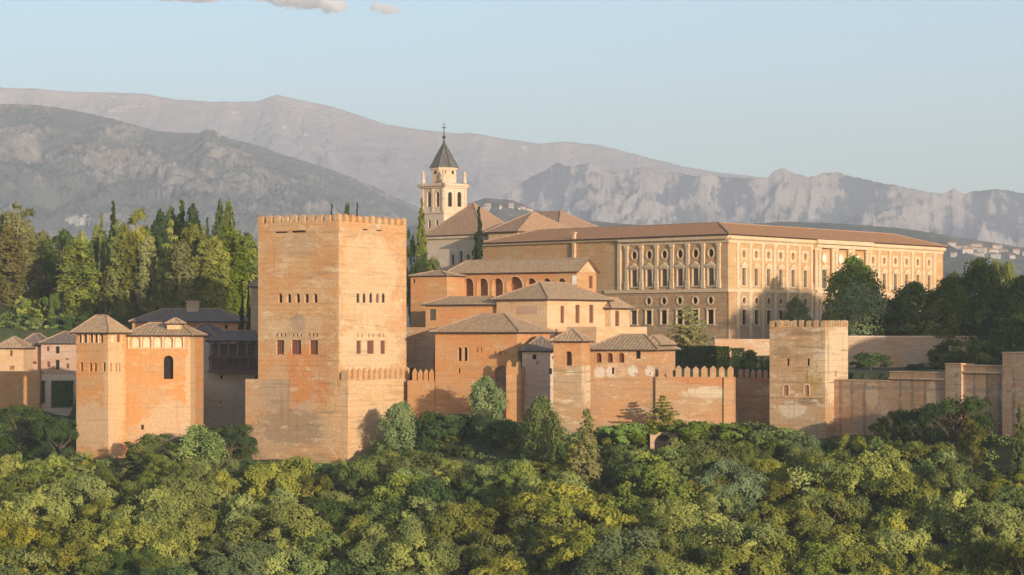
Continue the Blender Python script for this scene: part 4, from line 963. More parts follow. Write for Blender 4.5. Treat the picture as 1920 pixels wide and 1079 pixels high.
LV = {'olive': ((.09, .12, .028), (.36, .345, .066)), 'yellow': ((.13, .155, .03), (.44, .40, .066)), 'mid': ((.075, .112, .028), (.25, .285, .064)), 'deep': ((.038, .070, .020), (.087, .123, .032)),
      'greygreen': ((.11, .14, .058), (.20, .235, .095)), 'bright': ((.109, .174, .023), (.203, .261, .038)), 'cyp': ((.12, .14, .032), (.245, .245, .055)), 'cypdark': ((.029, .049, .020), (.065, .087, .032)), 'brown': ((.14, .138, .045), (.26, .235, .08)), 'soft': ((.125, .165, .05), (.225, .255, .08))}
for k, (a, b) in LV.items(): M['leaf_' + k] = leaf_mat('foliage_' + k, a, b)
KIND = {}
def kind(key, crown, P, h, w, tr=.28, limbs=7, top=.6):
    KIND[key] = (crown, trunk_mesh('trunk', hash(key) % 97 if False else len(KIND) + 3, h, tr, P, limbs, top), h, w)
for mt in ('olive', 'yellow', 'mid', 'deep', 'greygreen', 'bright'):
    for v in range(3):
        c, P = crown_broad('crown', 100 + v * 7 + len(KIND), M['leaf_' + mt], lobes=2 + v, npf=42 + 4 * v); kind(f'{mt}{v}', c, P, 10, 8.5)
for mt in ('mid', 'brown', 'olive', 'deep', 'soft'):
    c, P = crown_broad('crown', 300 + len(KIND), M['leaf_' + mt], h=12, w=6.5, npf=60, per=90, lobes=4, base=.06, lsize=.36); kind('tall_' + mt, c, P, 12, 6.5)
for mt in ('cyp', 'cypdark', 'mid', 'brown', 'bright', 'deep'):
    for v in range(2):
        c, P = crown_column('crown', 400 + len(KIND), M['leaf_' + mt], 12, 3.0, tip=.75 if v == 0 else .5, bulge=.22 if v == 0 else .5, n=80 + v * 20); kind(f'col_{mt}{v}', c, P, 12, 3.0, .2, 2, .5)
for mt in ('soft', 'mid', 'deep', 'greygreen', 'brown', 'bright'):
    c, P = crown_column('crown', 450 + len(KIND), M['leaf_' + mt], 9, 6.2, per=62, tip=.62, bulge=.42, n=105, lsize=.36); kind('egg_' + mt, c, P, 9, 6.2, .2, 3, .5)
for mt in ('brown', 'olive'):
    c, P = crown_conifer('crown', 500 + len(KIND), M['leaf_' + mt]); kind('con_' + mt, c, P, 9, 7, .2, 3, .9)
for mt in ('mid', 'deep', 'olive', 'bright', 'greygreen'):
    c, P = crown_broad('crown', 600 + len(KIND), M['leaf_' + mt], h=3.0, w=4.0, npf=26, per=80, lsize=.30, lobes=3, base=.08); kind('bush_' + mt, c, P, 3, 4, .09, 4)

def plant(key, name, label, cat, loc, h, w, rot=0, group=None):
    crown, trunk, h0, w0 = KIND[key]
    r = thing(name, label, cat, loc, group); r.rotation_euler = (0, 0, rot); r.scale = (w / w0, w / w0, h / h0)
    for nm, me in (('trunk', trunk), ('crown', crown)): link(nm, me, r)
    return r
def tree_px(key, name, label, cat, px, y0, y1, Y, wpx, group=None, bury=True):
    if px < 245 and 450 < Y < 490: Y = 482 + (Y - 450) * .4
    if y1 > 745:
        ok_ = [yy for yy in np.arange(330, 432, .5) if ground_z(X(px, yy), yy) >= Z(y1, yy) - .2 and yy < float(np.interp(X(px, yy), WX, WY)) + 1]
        if ok_: Y = min(max(ok_[0], 330), float(np.interp(X(px, Y), WX, WY)) - 2.2)
    x = X(px, Y); zb = Z(y1, Y)
    if bury: zb = min(zb, float(ground_z(x, Y)) + .1) if y1 > 0 else zb
    return plant(key, name, label, cat, (x, Y, zb), Z(y0, Y) - zb, wpx * Y / F_PX * ((1.05 if key.startswith('egg') else 1.25) if y1 > 745 else 1.3 if key.startswith('col') and Y > 460 else 1.05), rnd.uniform(0, 6.28), group)

GL = 'trees of the palace gardens on the left'
for a in [
    ('tall_brown', 'broadleaf_tree', 'tall rounded olive brown tree at the upper left corner of the garden', 30, 379, 590, 522, 92),
    ('col_brown1', 'cypress_tree', 'stout olive column tree at the very left edge of the garden', 16, 422, 575, 505, 52),
    ('col_brown1', 'cypress_tree', 'greyish column tree right of the stout one at the left edge', 56, 430, 585, 512, 40),
    ('tall_deep', 'broadleaf_tree', 'dark brown green tree left of the green poplar', 116, 428, 590, 508, 62),
    ('olive1', 'broadleaf_tree', 'small sunlit tree top between the dark tree and the thin cypress', 168, 421, 580, 520, 50),
    ('col_mid1', 'poplar_tree', 'bushy green poplar in front of the garden, wide at the middle', 147, 446, 615, 470, 62),
    ('col_cyp0', 'cypress_tree', 'thinnest pencil cypress, bright green, left of the conical one', 191, 400, 600, 486, 18),
    ('col_cyp0', 'cypress_tree', 'large sunlit conical cypress right of the pencil cypress', 219, 412, 612, 474, 46),
    ('col_deep0', 'cypress_tree', 'slim dark cypress tip rising behind the sunlit conical cypress', 213, 378, 600, 512, 24),
    ('tall_olive', 'broadleaf_tree', 'tall round headed olive tree left of the dark poplars', 256, 386, 600, 508, 68),
    ('col_cyp1', 'cypress_tree', 'olive column in front of the round headed tree', 244, 440, 600, 492, 34),
    ('col_brown1', 'cypress_tree', 'brownish column right of the round headed tree', 278, 442, 605, 490, 40),
    ('col_deep1', 'poplar_tree', 'dark poplar leftmost of the dark cluster', 300, 393, 600, 520, 36),
    ('col_mid1', 'poplar_tree', 'dark poplar second in the dark cluster', 320, 385, 600, 524, 30),
    ('col_deep0', 'cypress_tree', 'pointed dark cypress topmost in the dark cluster', 342, 376, 600, 520, 34),
    ('col_deep1', 'poplar_tree', 'poplar right of the topmost pointed cypress', 361, 383, 600, 516, 36),
    ('col_cypdark0', 'cypress_tree', 'small dark cypress at the right end of the dark cluster', 388, 408, 600, 512, 22),
    ('con_olive', 'pine_tree', 'light conical conifer standing in front of the dark cluster', 321, 412, 605, 486, 66),
    ('col_cyp1', 'cypress_tree', 'lit column tree between the light conifer and the twin poplars', 360, 420, 605, 484, 52),
    ('col_brown1', 'cypress_tree', 'lower olive column half in the tower shadow', 341, 452, 605, 478, 48),
    ('col_cyp1', 'cypress_tree', 'olive column right of the one half in shadow', 383, 440, 605, 480, 44),
    ('col_mid1', 'poplar_tree', 'left one of the twin tall slender poplars', 412, 373, 600, 520, 24),
    ('col_mid1', 'poplar_tree', 'right one of the twin tall slender poplars', 429, 374, 600, 521, 24),
    ('col_cyp1', 'cypress_tree', 'lit column below the twin poplars', 404, 443, 605, 482, 42),
    ('col_bright1', 'poplar_tree', 'broad pale green poplar right below the twin poplars', 432, 424, 605, 490, 54),
    ('col_mid1', 'poplar_tree', 'green column nearest the left side of the square tower', 468, 438, 600, 496, 36),
    ('col_cyp1', 'cypress_tree', 'pale column between the broad poplar and the square tower', 448, 432, 605, 500, 40),
    ('col_deep1', 'cypress_tree', 'dark column filling the gap behind the bushy poplar', 176, 452, 600, 500, 50),
    ('tall_deep', 'broadleaf_tree', 'dark tree behind the stout column at the left edge', 84, 446, 600, 530, 70),
    ('col_deep1', 'cypress_tree', 'dark low column behind the brownish column', 297, 470, 605, 498, 44)]:
    tree_px(a[0], a[1], a[2], 'tree', *a[3:], group=GL)
for a in [('egg_deep', 'dense dark tree far behind the bushy poplar', 130, 440, 590, 545, 70), ('egg_mid', 'dense green tree behind the pencil cypress', 190, 432, 590, 545, 64), ('egg_mid', 'dense tree between the conical cypress and the round headed tree', 234, 424, 590, 542, 60), ('egg_deep', 'dense dark tree behind the brownish column', 284, 430, 590, 545, 62), ('egg_deep', 'dense dark tree low behind the dark poplar cluster', 330, 410, 590, 545, 66), ('egg_mid', 'dense tree behind the lit column left of the twin poplars', 376, 420, 590, 545, 62), ('egg_mid', 'dense green tree behind the twin poplars', 420, 425, 590, 545, 62), ('egg_deep', 'dense tree behind the column beside the square tower', 462, 436, 590, 545, 60), ('egg_brown', 'full olive tree behind the stout column at left', 6, 408, 590, 540, 72), ('egg_brown', 'full leafy tree between the greyish column and the dark brown tree', 82, 432, 585, 538, 56)]:
    tree_px(a[0], 'broadleaf_tree', a[1], 'tree', *a[2:], group=GL)
for a in [('col_cypdark0', 'first dark cypress from the left beside the timber gallery', 453, 526, 640, 446, 18), ('col_cypdark0', 'dark cypress touching the left side of the square tower', 466, 528, 640, 445, 18)]:
    tree_px(a[0], 'cypress_tree', a[1], 'tree', *a[2:])
for a in [('bush_bright', 'bright green round shrub on the garden slope', 91, 550, 602, 462, 42), ('bush_olive', 'yellow shrub lit by the sun at the left garden edge', 40, 553, 575, 470, 26), ('bush_mid', 'dark green shrub above the small orange house', 30, 585, 625, 452, 70),
          ('bush_mid', 'green shrub behind the low pink house', 75, 596, 630, 455, 60), ('bush_deep', 'dark shrub at the foot of the bushy poplar', 120, 590, 630, 452, 60), ('bush_mid', 'leafy shrub below the garden trees in the middle of the slope', 64, 560, 600, 466, 50), ('bush_deep', 'dark shrub left of the corner tower roof', 180, 590, 630, 455, 80)]:
    tree_px(a[0], 'shrub', a[1], 'shrub', *a[2:])
# behind the tower and round the church
for a in [('col_cypdark0', 'cypress_tree', 'leftmost cypress tip showing above the square tower', 622, 383, 600, 505, 12), ('tall_deep', 'broadleaf_tree', 'round tree top showing above the square tower', 652, 377, 600, 505, 22), ('col_cypdark0', 'cypress_tree', 'rightmost cypress tip showing above the square tower', 670, 380, 600, 505, 12),
          ('col_mid0', 'cypress_tree', 'sunlit cypress in front of the bell tower', 790, 373, 560, 478, 26), ('col_cypdark0', 'cypress_tree', 'black cypress standing against the church roof', 897, 388, 560, 480, 26),
          ('mid1', 'broadleaf_tree', 'rounded green tree right of the square tower below the church', 805, 472, 560, 470, 62), ('tall_mid', 'broadleaf_tree', 'leafy tree squeezed between the square tower and the sunlit cypress', 770, 430, 560, 482, 30),
          ('deep0', 'broadleaf_tree', 'dark low tree directly beside the right edge of the square tower', 778, 482, 560, 462, 50),
          ('con_brown', 'pine_tree', 'spiky olive brown pine in front of the renaissance palace', 1291, 574, 685, 424, 96),
          ('egg_bright', 'pine_tree', 'tallest bright green pine in front of the palace facade', 1600, 478, 640, 452, 104), ('egg_greygreen', 'broadleaf_tree', 'grey green olive tree in front of the tallest pine', 1612, 528, 645, 446, 104),
          ('egg_greygreen', 'broadleaf_tree', 'small grey tree showing above the watch tower', 1492, 556, 640, 449, 54),
          ('egg_deep', 'broadleaf_tree', 'dark rounded tree right of the grey green olive tree', 1714, 527, 645, 447, 98), ('egg_deep', 'broadleaf_tree', 'dark tree touching the right end of the palace', 1779, 519, 645, 447, 84), ('olive2', 'broadleaf_tree', 'yellowish tree top right behind the end of the palace', 1775, 505, 640, 462, 60),
          ('egg_deep', 'broadleaf_tree', 'big dark tree highest at the right of the palace', 1838, 482, 660, 452, 96), ('olive0', 'broadleaf_tree', 'yellow lit tree beside the highest dark one', 1878, 484, 660, 456, 62), ('egg_deep', 'broadleaf_tree', 'dark tree cut by the right edge of the frame', 1916, 516, 665, 446, 90),
          ('egg_deep', 'broadleaf_tree', 'broad dark tree overhanging the terrace at the right', 1860, 556, 680, 440, 112), ('egg_deep', 'broadleaf_tree', 'dark tree filling the gap above the retaining wall', 1660, 558, 645, 449, 70), ('egg_mid', 'broadleaf_tree', 'dull green tree low behind the retaining wall at right', 1770, 560, 650, 444, 90), ('egg_deep', 'broadleaf_tree', 'dark tree beside the black gap at the right edge', 1905, 570, 690, 436, 90)]:
    tree_px(a[0], a[1], a[2], 'tree', *a[3:])
for a in [('bush_deep', 'round dark bush on the terrace right of the watch tower', 1630, 660, 694, 424, 72), ('bush_deep', 'low dark bush left of the broad terrace trees', 1735, 680, 700, 421, 66), ('bush_mid', 'large bush spilling over the retaining wall', 1815, 634, 694, 428, 118), ('bush_mid', 'grey green bush left of the watch tower', 1412, 655, 700, 408, 46), ('bush_deep', 'dark bush between the hedge and the watch tower', 1435, 668, 702, 405, 36), ('bush_deep', 'dark bush at the right end of the retaining wall', 1880, 640, 700, 424, 80)]:
    tree_px(a[0], 'bush', a[1], 'bush', *a[2:])
for a in [('bush_deep', 'dark thicket behind the parapet right of the grey green olive tree', 1668, 580, 640, 446, 90), ('bush_deep', 'dark thicket behind the parapet under the rounded tree', 1722, 572, 640, 445.5, 96), ('bush_deep', 'dark thicket behind the parapet under the tree at the palace end', 1782, 566, 640, 446, 100), ('bush_deep', 'dark thicket at the right under the highest tree', 1842, 570, 650, 445, 110), ('bush_mid', 'grey green thicket under the tallest pine', 1582, 574, 640, 447, 80), ('bush_deep', 'black thicket at the right edge of the terrace', 1905, 585, 660, 445, 110)]:
    tree_px(a[0], 'bush', a[1], 'bush', *a[2:])
for a in [('bush_deep', 'dark shrub on the slope above the low pink house', 62, 590, 625, 474, 80), ('bush_mid', 'green shrub on the slope above the tall pink house', 118, 588, 625, 475, 84), ('bush_deep', 'dark shrub high on the slope at the left edge', 8, 575, 610, 476, 80), ('bush_bright', 'lit shrub below the bushy poplar', 152, 584, 618, 473, 60), ('bush_deep', 'dark shrub behind the corner tower roof', 215, 590, 625, 472, 80), ('bush_mid', 'green shrub between garden trees and the long house', 262, 585, 620, 472, 70)]:
    tree_px(a[0], 'shrub', a[1], 'shrub', *a[2:])
# hedges
def hedge(label, p0, p1, y0, y1, Y, dep, mat, seed):
    rng = np.random.default_rng(seed); w = X(p1, Y) - X(p0, Y); h = Z(y0, Y) - Z(y1, Y); n = int(w * h * 130 + w * dep * 90)
    c = np.stack([rng.uniform(-w / 2, w / 2, n), rng.uniform(0, dep, n), rng.uniform(0, h, n)], 1); f = rng.random(n)
    c[f < .6, 1] = rng.normal(0, .08, (f < .6).sum()); k = f > .75; c[k, 2] = h + rng.normal(0, .08, k.sum())
    nn = np.where((f < .6)[:, None], [0, -1, .2], [0, -.2, 1]) + rng.normal(size=(n, 3)) * .6; nn /= np.linalg.norm(nn, axis=1)[:, None]
    o = link('hedge', leaf_mesh('hedge', c, nn, rng.uniform(.2, .4, n), rng.random(n), M['leaf_' + mat], rng), None, (X((p0 + p1) / 2, Y), Y, Z(y1, Y)))
    tag(o, label, 'hedge')
hedge('long clipped dark hedge behind the merlons right of the arched range', 1267, 1345, 651, 700, 416, 4, 'deep', 1)
hedge('bright clipped hedge block at the right end of the dark hedge', 1343, 1368, 652, 700, 413, 4, 'bright', 2)
hedge('small bright hedge between the merlons and the grey green bush', 1372, 1396, 655, 702, 412, 3, 'bright', 3)

hedge('dark ivy filling the wide opening of the terrace wall', 97, 137, 716, 764, 451.6, 1, 'deep', 5)
hedge('dark ivy filling the narrow opening of the terrace wall', 75, 84, 716, 757, 451.7, 1, 'deep', 6)

# trees growing at the foot of the walls
for a in [('egg_soft', 'broadleaf_tree', 'rounded green tree against the lower right side of the square tower', 752, 752, 850, 391, 78), ('egg_soft', 'broadleaf_tree', 'pale green tree standing against the palace block wall', 911, 704, 810, 391, 70), ('egg_soft', 'broadleaf_tree', 'tall green tree in front of the shaded wing', 1016, 740, 880, 375, 74),
          ('con_olive', 'broadleaf_tree', 'sparse dark little tree against the outer wall below the arched range', 1242, 742, 815, 379, 56), ('col_brown0', 'cypress_tree', 'dark tipped cypress below the belvedere tower', 1100, 766, 950, 366, 50), ('deep0', 'broadleaf_tree', 'dark spreading tree against the streaked stepped wall', 1790, 738, 880, 349, 112),
          ('col_olive0' if False else 'tall_olive', 'broadleaf_tree', 'thin yellowish tree in front of the stepped wall', 1822, 782, 900, 343, 42), ('col_cyp0', 'cypress_tree', 'tall cypress at the right edge of the forest', 1912, 760, 950, 338, 34), ('deep1', 'broadleaf_tree', 'dark tree at the foot of the terrace wall at left', 40, 756, 870, 418, 100), ('deep2', 'broadleaf_tree', 'dark tree left of the corner tower foot', 112, 778, 880, 414, 80),
          ('deep0', 'broadleaf_tree', 'dark tree in the shade between the hall and the square tower', 432, 790, 880, 415, 70), ('egg_mid', 'broadleaf_tree', 'green tree below the hall with the tall arched window', 372, 796, 900, 396, 92), ('mid0', 'broadleaf_tree', 'olive tree right of the corner tower foot', 286, 812, 900, 391, 90),
          ('egg_deep', 'broadleaf_tree', 'dark tree between the rounded tree and the palace block', 800, 770, 850, 396, 44), ('bush_deep', 'bush', 'dark bush at the foot of the orange battlement wall', 830, 772, 830, 394, 90), ('bush_deep', 'bush', 'dark bush left of the buttress foot', 945, 785, 840, 390, 80), ('bush_bright', 'bush', 'bright green bush below the outer wall, left one', 1160, 792, 840, 378, 90), ('bush_bright', 'bush', 'bright green bush below the red outer wall, middle one', 1210, 796, 840, 376, 80),
          ('bush_bright', 'bush', 'bright green bush below the merlons of the red outer wall', 1330, 788, 840, 375, 110), ('bush_mid', 'bush', 'green bush in the corner of the recessed wall', 1405, 790, 840, 376, 90), ('bush_mid', 'bush', 'green bush at the foot of the watch tower', 1470, 800, 850, 374, 100), ('mid2', 'broadleaf_tree', 'green tree in front of the stepped wall near the watch tower', 1672, 768, 870, 362, 66), ('deep2', 'broadleaf_tree', 'small dark tree before the stepped wall', 1706, 764, 870, 360, 44)]:
    tree_px(a[0], a[1], a[2], 'bush' if a[1] == 'bush' else 'tree', *a[3:])

# ------------------------------------------------------------------ the forest on the slope
LAND = [(70, 'below the terrace wall'), (188, 'below the corner tower'), (300, 'below the hall'), (410, 'below the shaded curtain wall'), (520, 'below the square tower front'), (640, 'below the square tower corner'), (740, 'below the rounded tree'), (850, 'below the twin arched window'), (960, 'below the buttress'),
        (1060, 'below the belvedere tower'), (1165, 'below the arched range'), (1290, 'below the lit red wall'), (1400, 'below the recessed wall'), (1500, 'below the watch tower'), (1620, 'beside the watch tower foot'), (1730, 'below the stepped wall'), (1840, 'below the dark spreading tree'), (1925, 'at the right edge')]
CN = {'olive': 'olive green', 'yellow': 'yellow green', 'mid': 'fresh green', 'deep': 'dark green', 'greygreen': 'grey green', 'bright': 'vivid green', 'brown': 'brownish'}
LIM = [(-50, 838), (130, 842), (170, 868), (230, 872), (270, 845), (330, 838), (430, 862), (470, 836), (540, 846), (600, 850), (650, 860), (700, 838), (780, 832), (900, 850), (1000, 858), (1060, 868), (1130, 822), (1300, 818), (1430, 806), (1490, 782), (1570, 796), (1640, 792), (1740, 812), (1830, 870), (1980, 900)]
frng = np.random.default_rng(11); spots = []
for ty in np.arange(300, 404, 6.0):
    for tx in np.arange(-95, 92, 7.8):
        x = tx + frng.uniform(-2.6, 2.6) + (3.5 if int(ty / 5.6) % 2 else 0); y = ty + frng.uniform(-2, 2)
        d = float(np.interp(x, WX, WY)) - y
        if d < 5.5 or abs(x) > .213 * y: continue
        spots.append((x, y, d))
used = {}; cand = []
for x, y, d in spots:
    g = float(ground_z(x, y)); h = frng.uniform(8.5, 14) if d > 14 else frng.uniform(4.5, 7.5); w = h * frng.uniform(.78, 1.05)
    p = 960 + x / y * F_PX; lim = interp(p, LIM) + frng.uniform(0, 26); hmax = Z(lim, y) - g
    if hmax < 2.6: continue
    if h > hmax: w *= max(.7, hmax / h); h = hmax
    py = HOR - (g + h) / y * F_PX
    if py > 1075: continue
    n1 = float(perlin(np.array([x / 22 + 9.1]), np.array([y / 22]), 71)[0]) + frng.normal() * .25
    warm = .55 * sst(820, 960, py) + (.25 if 1150 < p < 1750 else 0)
    k = n1 + warm
    mt = 'deep' if k < -.45 else 'mid' if k < .1 else 'olive' if k < .95 else ('olive', 'greygreen', 'yellow', 'yellow')[int(frng.integers(4))]
    r = frng.random()
    if r < .10 and mt in ('mid', 'deep'): key, nm, w = 'egg_' + mt, 'broadleaf_tree', h * .62
    elif r < .05: key, nm, w = 'col_cyp0', 'cypress_tree', h * .30
    elif r < .15: key, nm, w = 'tall_' + (mt if mt in ('mid', 'olive', 'deep') else 'olive'), 'broadleaf_tree', h * .62
    else: key, nm = f'{mt}{int(frng.integers(3))}', 'broadleaf_tree'
    cand.append((p, py, x, y, g, h, w, key, nm, mt))
if len(cand) > 285: cand = sorted(cand, key=lambda c: c[1])[:285]
cand.sort(key=lambda c: (c[1] // 40, c[0]))
for (p, py, x, y, g, h, w, key, nm, mt) in cand:
    land = min(LAND, key=lambda l: abs(l[0] - p))[1]
    row = 'in the top row' if py < 850 else 'in the upper forest' if py < 910 else 'in the middle forest' if py < 970 else 'in the lower forest' if py < 1030 else 'along the bottom'
    shp = 'slim cypress' if nm == 'cypress_tree' else 'tall narrow tree' if key.startswith('tall') else ('broad ' if w > 9.3 else 'small ' if h < 7 else '') + 'bushy tree'
    base = f'{CN[mt] if nm != "cypress_tree" else "olive"} {shp} {row} {land}'
    used.setdefault(base, []).append(plant(key, nm, base, 'tree', (x, y, g - .15), h + .15, w, frng.uniform(0, 6.28), 'trees of the forested slope'))
for b, L in used.items():
    if len(L) > 1:
        L.sort(key=lambda o: px_of(o.location))
        for i, o in enumerate(L): o['label'] = (('left ', 'right ') if len(L) == 2 else ('leftmost ', 'middle ', 'rightmost ') if len(L) == 3 else ('leftmost ', 'second leftmost ', 'third leftmost ', 'fourth leftmost ', 'fifth leftmost ', 'sixth leftmost ', 'seventh leftmost '))[min(i, 6)] + b

# shrubs along the foot of the walls
fb = 0; fused = {}
for px in np.arange(-10, 1940, 26):
    for d in (2.6, 6.5, 10.5):
        p = px + frng.uniform(-11, 11); yw = float(np.interp(X(p, 392), WX, WY)); y = yw - d - frng.uniform(0, 2); x = X(p, y)
        if frng.random() < (.45 if d < 4 else .2): continue
        w = frng.uniform(2.4, 5.2); h = w * frng.uniform(.5, .8); g = float(ground_z(x, y)); kd = ('deep', 'mid', 'mid', 'olive', 'deep')[int(frng.integers(5))]
        if HOR - (g + h) / y * F_PX < interp(p, LIM) - 42: continue
        land = min(LAND, key=lambda l: abs(l[0] - p))[1]
        base = {'deep': 'dark', 'mid': 'green', 'olive': 'olive'}[kd] + (' round shrub' if h / w > .68 else ' spreading shrub') + {2.6: ' against the wall ', 6.5: ' on the upper bank ', 10.5: ' on the grassy bank '}[d] + land
        fused.setdefault(base, []).append(plant('bush_' + kd, 'shrub', base, 'shrub', (x, y, g - .2), h, w, frng.uniform(0, 6.28), 'shrubs on the bank below the walls'))
for b, L in fused.items():
    if len(L) > 1:
        L.sort(key=lambda o: px_of(o.location))
        for i, o in enumerate(L): o['label'] = (('left ', 'right ') if len(L) == 2 else ('leftmost ', 'middle ', 'rightmost ') if len(L) == 3 else ('leftmost ', 'second leftmost ', 'third leftmost ', 'rightmost '))[min(i, 3)] + b

# low undergrowth between the trees
urng = np.random.default_rng(8); P = []; R = []
while len(P) < 2600:
    x, y = urng.uniform(-95, 92), urng.uniform(318, 406)
    d = float(np.interp(x, WX, WY)) - y
    if d < .6 or (d > 26 and urng.random() < .6): continue
    P.append([x, y, float(ground_z(x, y)) + .2]); R.append(urng.uniform(.6, 1.6))
P = np.array(P); R = np.array(R); cs = []; ns = []; ts = []
for p, r in zip(P, R):
    n = int(46 * r); dd = urng.normal(size=(n, 3)); dd[:, 2] = np.abs(dd[:, 2]); dd /= np.linalg.norm(dd, axis=1)[:, None]
    cs.append(p + dd * r * urng.uniform(.6, 1.05, n)[:, None]); nn = dd + urng.normal(size=(n, 3)) * .5; ns.append(nn / np.linalg.norm(nn, axis=1)[:, None]); ts.append(np.clip(urng.normal(.45, .2) + urng.normal(0, .15, n), 0, 1))
cs = np.concatenate(cs)
o = link('undergrowth', leaf_mesh('undergrowth', cs, np.concatenate(ns), urng.uniform(.25, .5, len(cs)), np.concatenate(ts), M['leaf_mid'], urng))
tag(o, 'low green undergrowth covering the slope between the trees', 'undergrowth', kind='stuff')

# unseen trees on the mound added at right to shade terrace and palace front
for i, (x, y, h) in enumerate([(122, 328, 13), (127, 334, 15), (132, 326, 14), (137, 333, 17), (143, 327, 15), (149, 334, 16), (155, 328, 15), (161, 333, 16), (138, 322, 16), (148, 320, 17), (168, 329, 14)]):
    plant(('deep0', 'mid1', 'deep2')[i % 3], 'broadleaf_tree', 'tall unseen tree of the wood added for shade beyond the right edge', 'tree', (x, y, float(ground_z(x, y)) - .3), h, 12, i * 1.3, 'wood added for shade beyond the right edge')

# ------------------------------------------------------------------ people on the terrace
def person(label, px, Y, shirt, trousers, rot, arm=.12):
    x = X(px, Y); zg = Z(630, 441) if False else float(ground_z(x, Y))
    r = thing('person', label, 'person', (x, Y, zg)); r.rotation_euler = (0, 0, rot)
    V = [(0, 0, .95), (0, 0, 1.18), (0, .0, 1.42), (0, 0, 1.53), (0, -.02, 1.68), (.19, 0, 1.42), (.25, -.02, 1.14), (.24, -arm, .88), (-.19, 0, 1.42), (-.25, -.02, 1.14), (-.24, -arm * .4, .88), (.10, 0, .90), (.11, -.02, .49), (.11, .02, .06), (.11, -.14, .03), (-.10, 0, .90), (-.11, .04, .49), (-.11, .08, .06), (-.11, -.08, .03)]
    E = [(0, 1), (1, 2), (2, 3), (3, 4), (2, 5), (5, 6), (6, 7), (2, 8), (8, 9), (9, 10), (0, 11), (11, 12), (12, 13), (13, 14), (0, 15), (15, 16), (16, 17), (17, 18)]
    Rr = [.15, .13, .15, .06, .105, .07, .05, .04, .07, .05, .04, .10, .07, .05, .045, .10, .07, .05, .045]
    m = bpy.data.meshes.new('body'); m.from_pydata(V, E, []); m.materials.append(M['skin']); b = link('body', m, r); b.modifiers.new('s', 'SKIN').use_smooth_shade = True
    for i, q in enumerate(Rr): m.skin_vertices[0].data[i].radius = (q, q * .85); m.skin_vertices[0].data[i].use_root = i == 0
    b.modifiers.new('d', 'SUBSURF').levels = 1
    mb = MB(); mb.lathe((0, 0), [(.175, .9), (.16, 1.05), (.17, 1.25), (.2, 1.42), (.09, 1.5)], 12)
    for s_ in (-1, 1): mb.tube([(.15 * s_, 0, 1.42), (.23 * s_, -.01, 1.28), (.255 * s_, -.02, 1.12)], [.095, .085, .075], 8)
    mesh = mb.build_local('shirt', M[shirt], r); mb = MB()
    mb.lathe((0, 0), [(.17, .8), (.175, .92)], 12)
    for s_, o_ in ((1, -.02), (-1, .04)): mb.tube([(.09 * s_, 0, .9), (.11 * s_, o_, .49), (.11 * s_, o_ + .04, .1)], [.115, .09, .075], 8)
    mb.build_local('trousers', M[trousers], r)
    mb = MB(); mb.lathe((0, .0), [(.06, 1.6), (.115, 1.66), (.115, 1.74), (.07, 1.8), (.0, 1.815)], 10); mb.build_local('hair', M['hair'], r)
def _bl(s, name, mat, parent):
    m = bpy.data.meshes.new(name); m.from_pydata(s.v, [], s.f); m.materials.append(mat); m.polygons.foreach_set('use_smooth', [True] * len(m.polygons)); return link(name, m, parent)
MB.build_local = _bl
M['skin'] = plain_mat('skin', (.48, .29, .2)); M['hair'] = plain_mat('hair', (.05, .03, .02)); M['wshirt'] = plain_mat('white_cotton', (.8, .78, .74)); M['jeans'] = plain_mat('blue_denim', (.06, .08, .14)); M['red'] = plain_mat('red_cotton', (.5, .05, .06)); M['beige'] = plain_mat('beige_cotton', (.45, .36, .26))
person('person in a white shirt and dark trousers at the parapet, left of the pair', 1727, 442.3, 'wshirt', 'jeans', .2)
person('person in a white shirt and beige trousers, right one of the pair at the parapet', 1737, 442.6, 'wshirt', 'beige', -.4)
person('person in a white shirt alone on the terrace behind the parapet', 1651, 442.4, 'wshirt', 'jeans', 1.2)
person('person in a red shirt and jeans by the parapet on the terrace', 1760, 443.0, 'red', 'jeans', .6)

# ------------------------------------------------------------------ far villages
def far_house_mesh(w, d, h, rise):
    mb = MB(); mb.prism([(-w / 2, -d / 2), (w / 2, -d / 2), (w / 2, d / 2), (-w / 2, d / 2)], -3, h)
    rf = MB(); e = .5; a = [(-w / 2 - e, -d / 2 - e, h), (w / 2 + e, -d / 2 - e, h), (w / 2 + e, 0, h + rise), (-w / 2 - e, 0, h + rise)]
    rf.face(a); rf.face([(p[0], -p[1], p[2]) for p in a]); 
    for s_ in (-1, 1): rf.face([(s_ * w / 2, -d / 2, h), (s_ * w / 2, d / 2, h), (s_ * w / 2, 0, h + rise)])
    out = []
    for m_, mt, nm in ((mb, 'farwall', 'wall'), (rf, 'roofred', 'roof')):
        me = bpy.data.meshes.new(nm); me.from_pydata(m_.v, [], m_.f); me.materials.append(M[mt]); out.append((nm, me))
    return out
M['farwall'] = plain_mat('distant_render', (.62, .54, .46), (.52, .44, .37), .3)
FH = [far_house_mesh(13, 9, 6, 2.4), far_house_mesh(18, 10, 7.5, 2.6), far_house_mesh(10, 9, 5, 2.2)]
spx, sy, XYZ = green_s; vis = (XYZ[..., 1] < 3780)
hr = random.Random(3); placed = {}
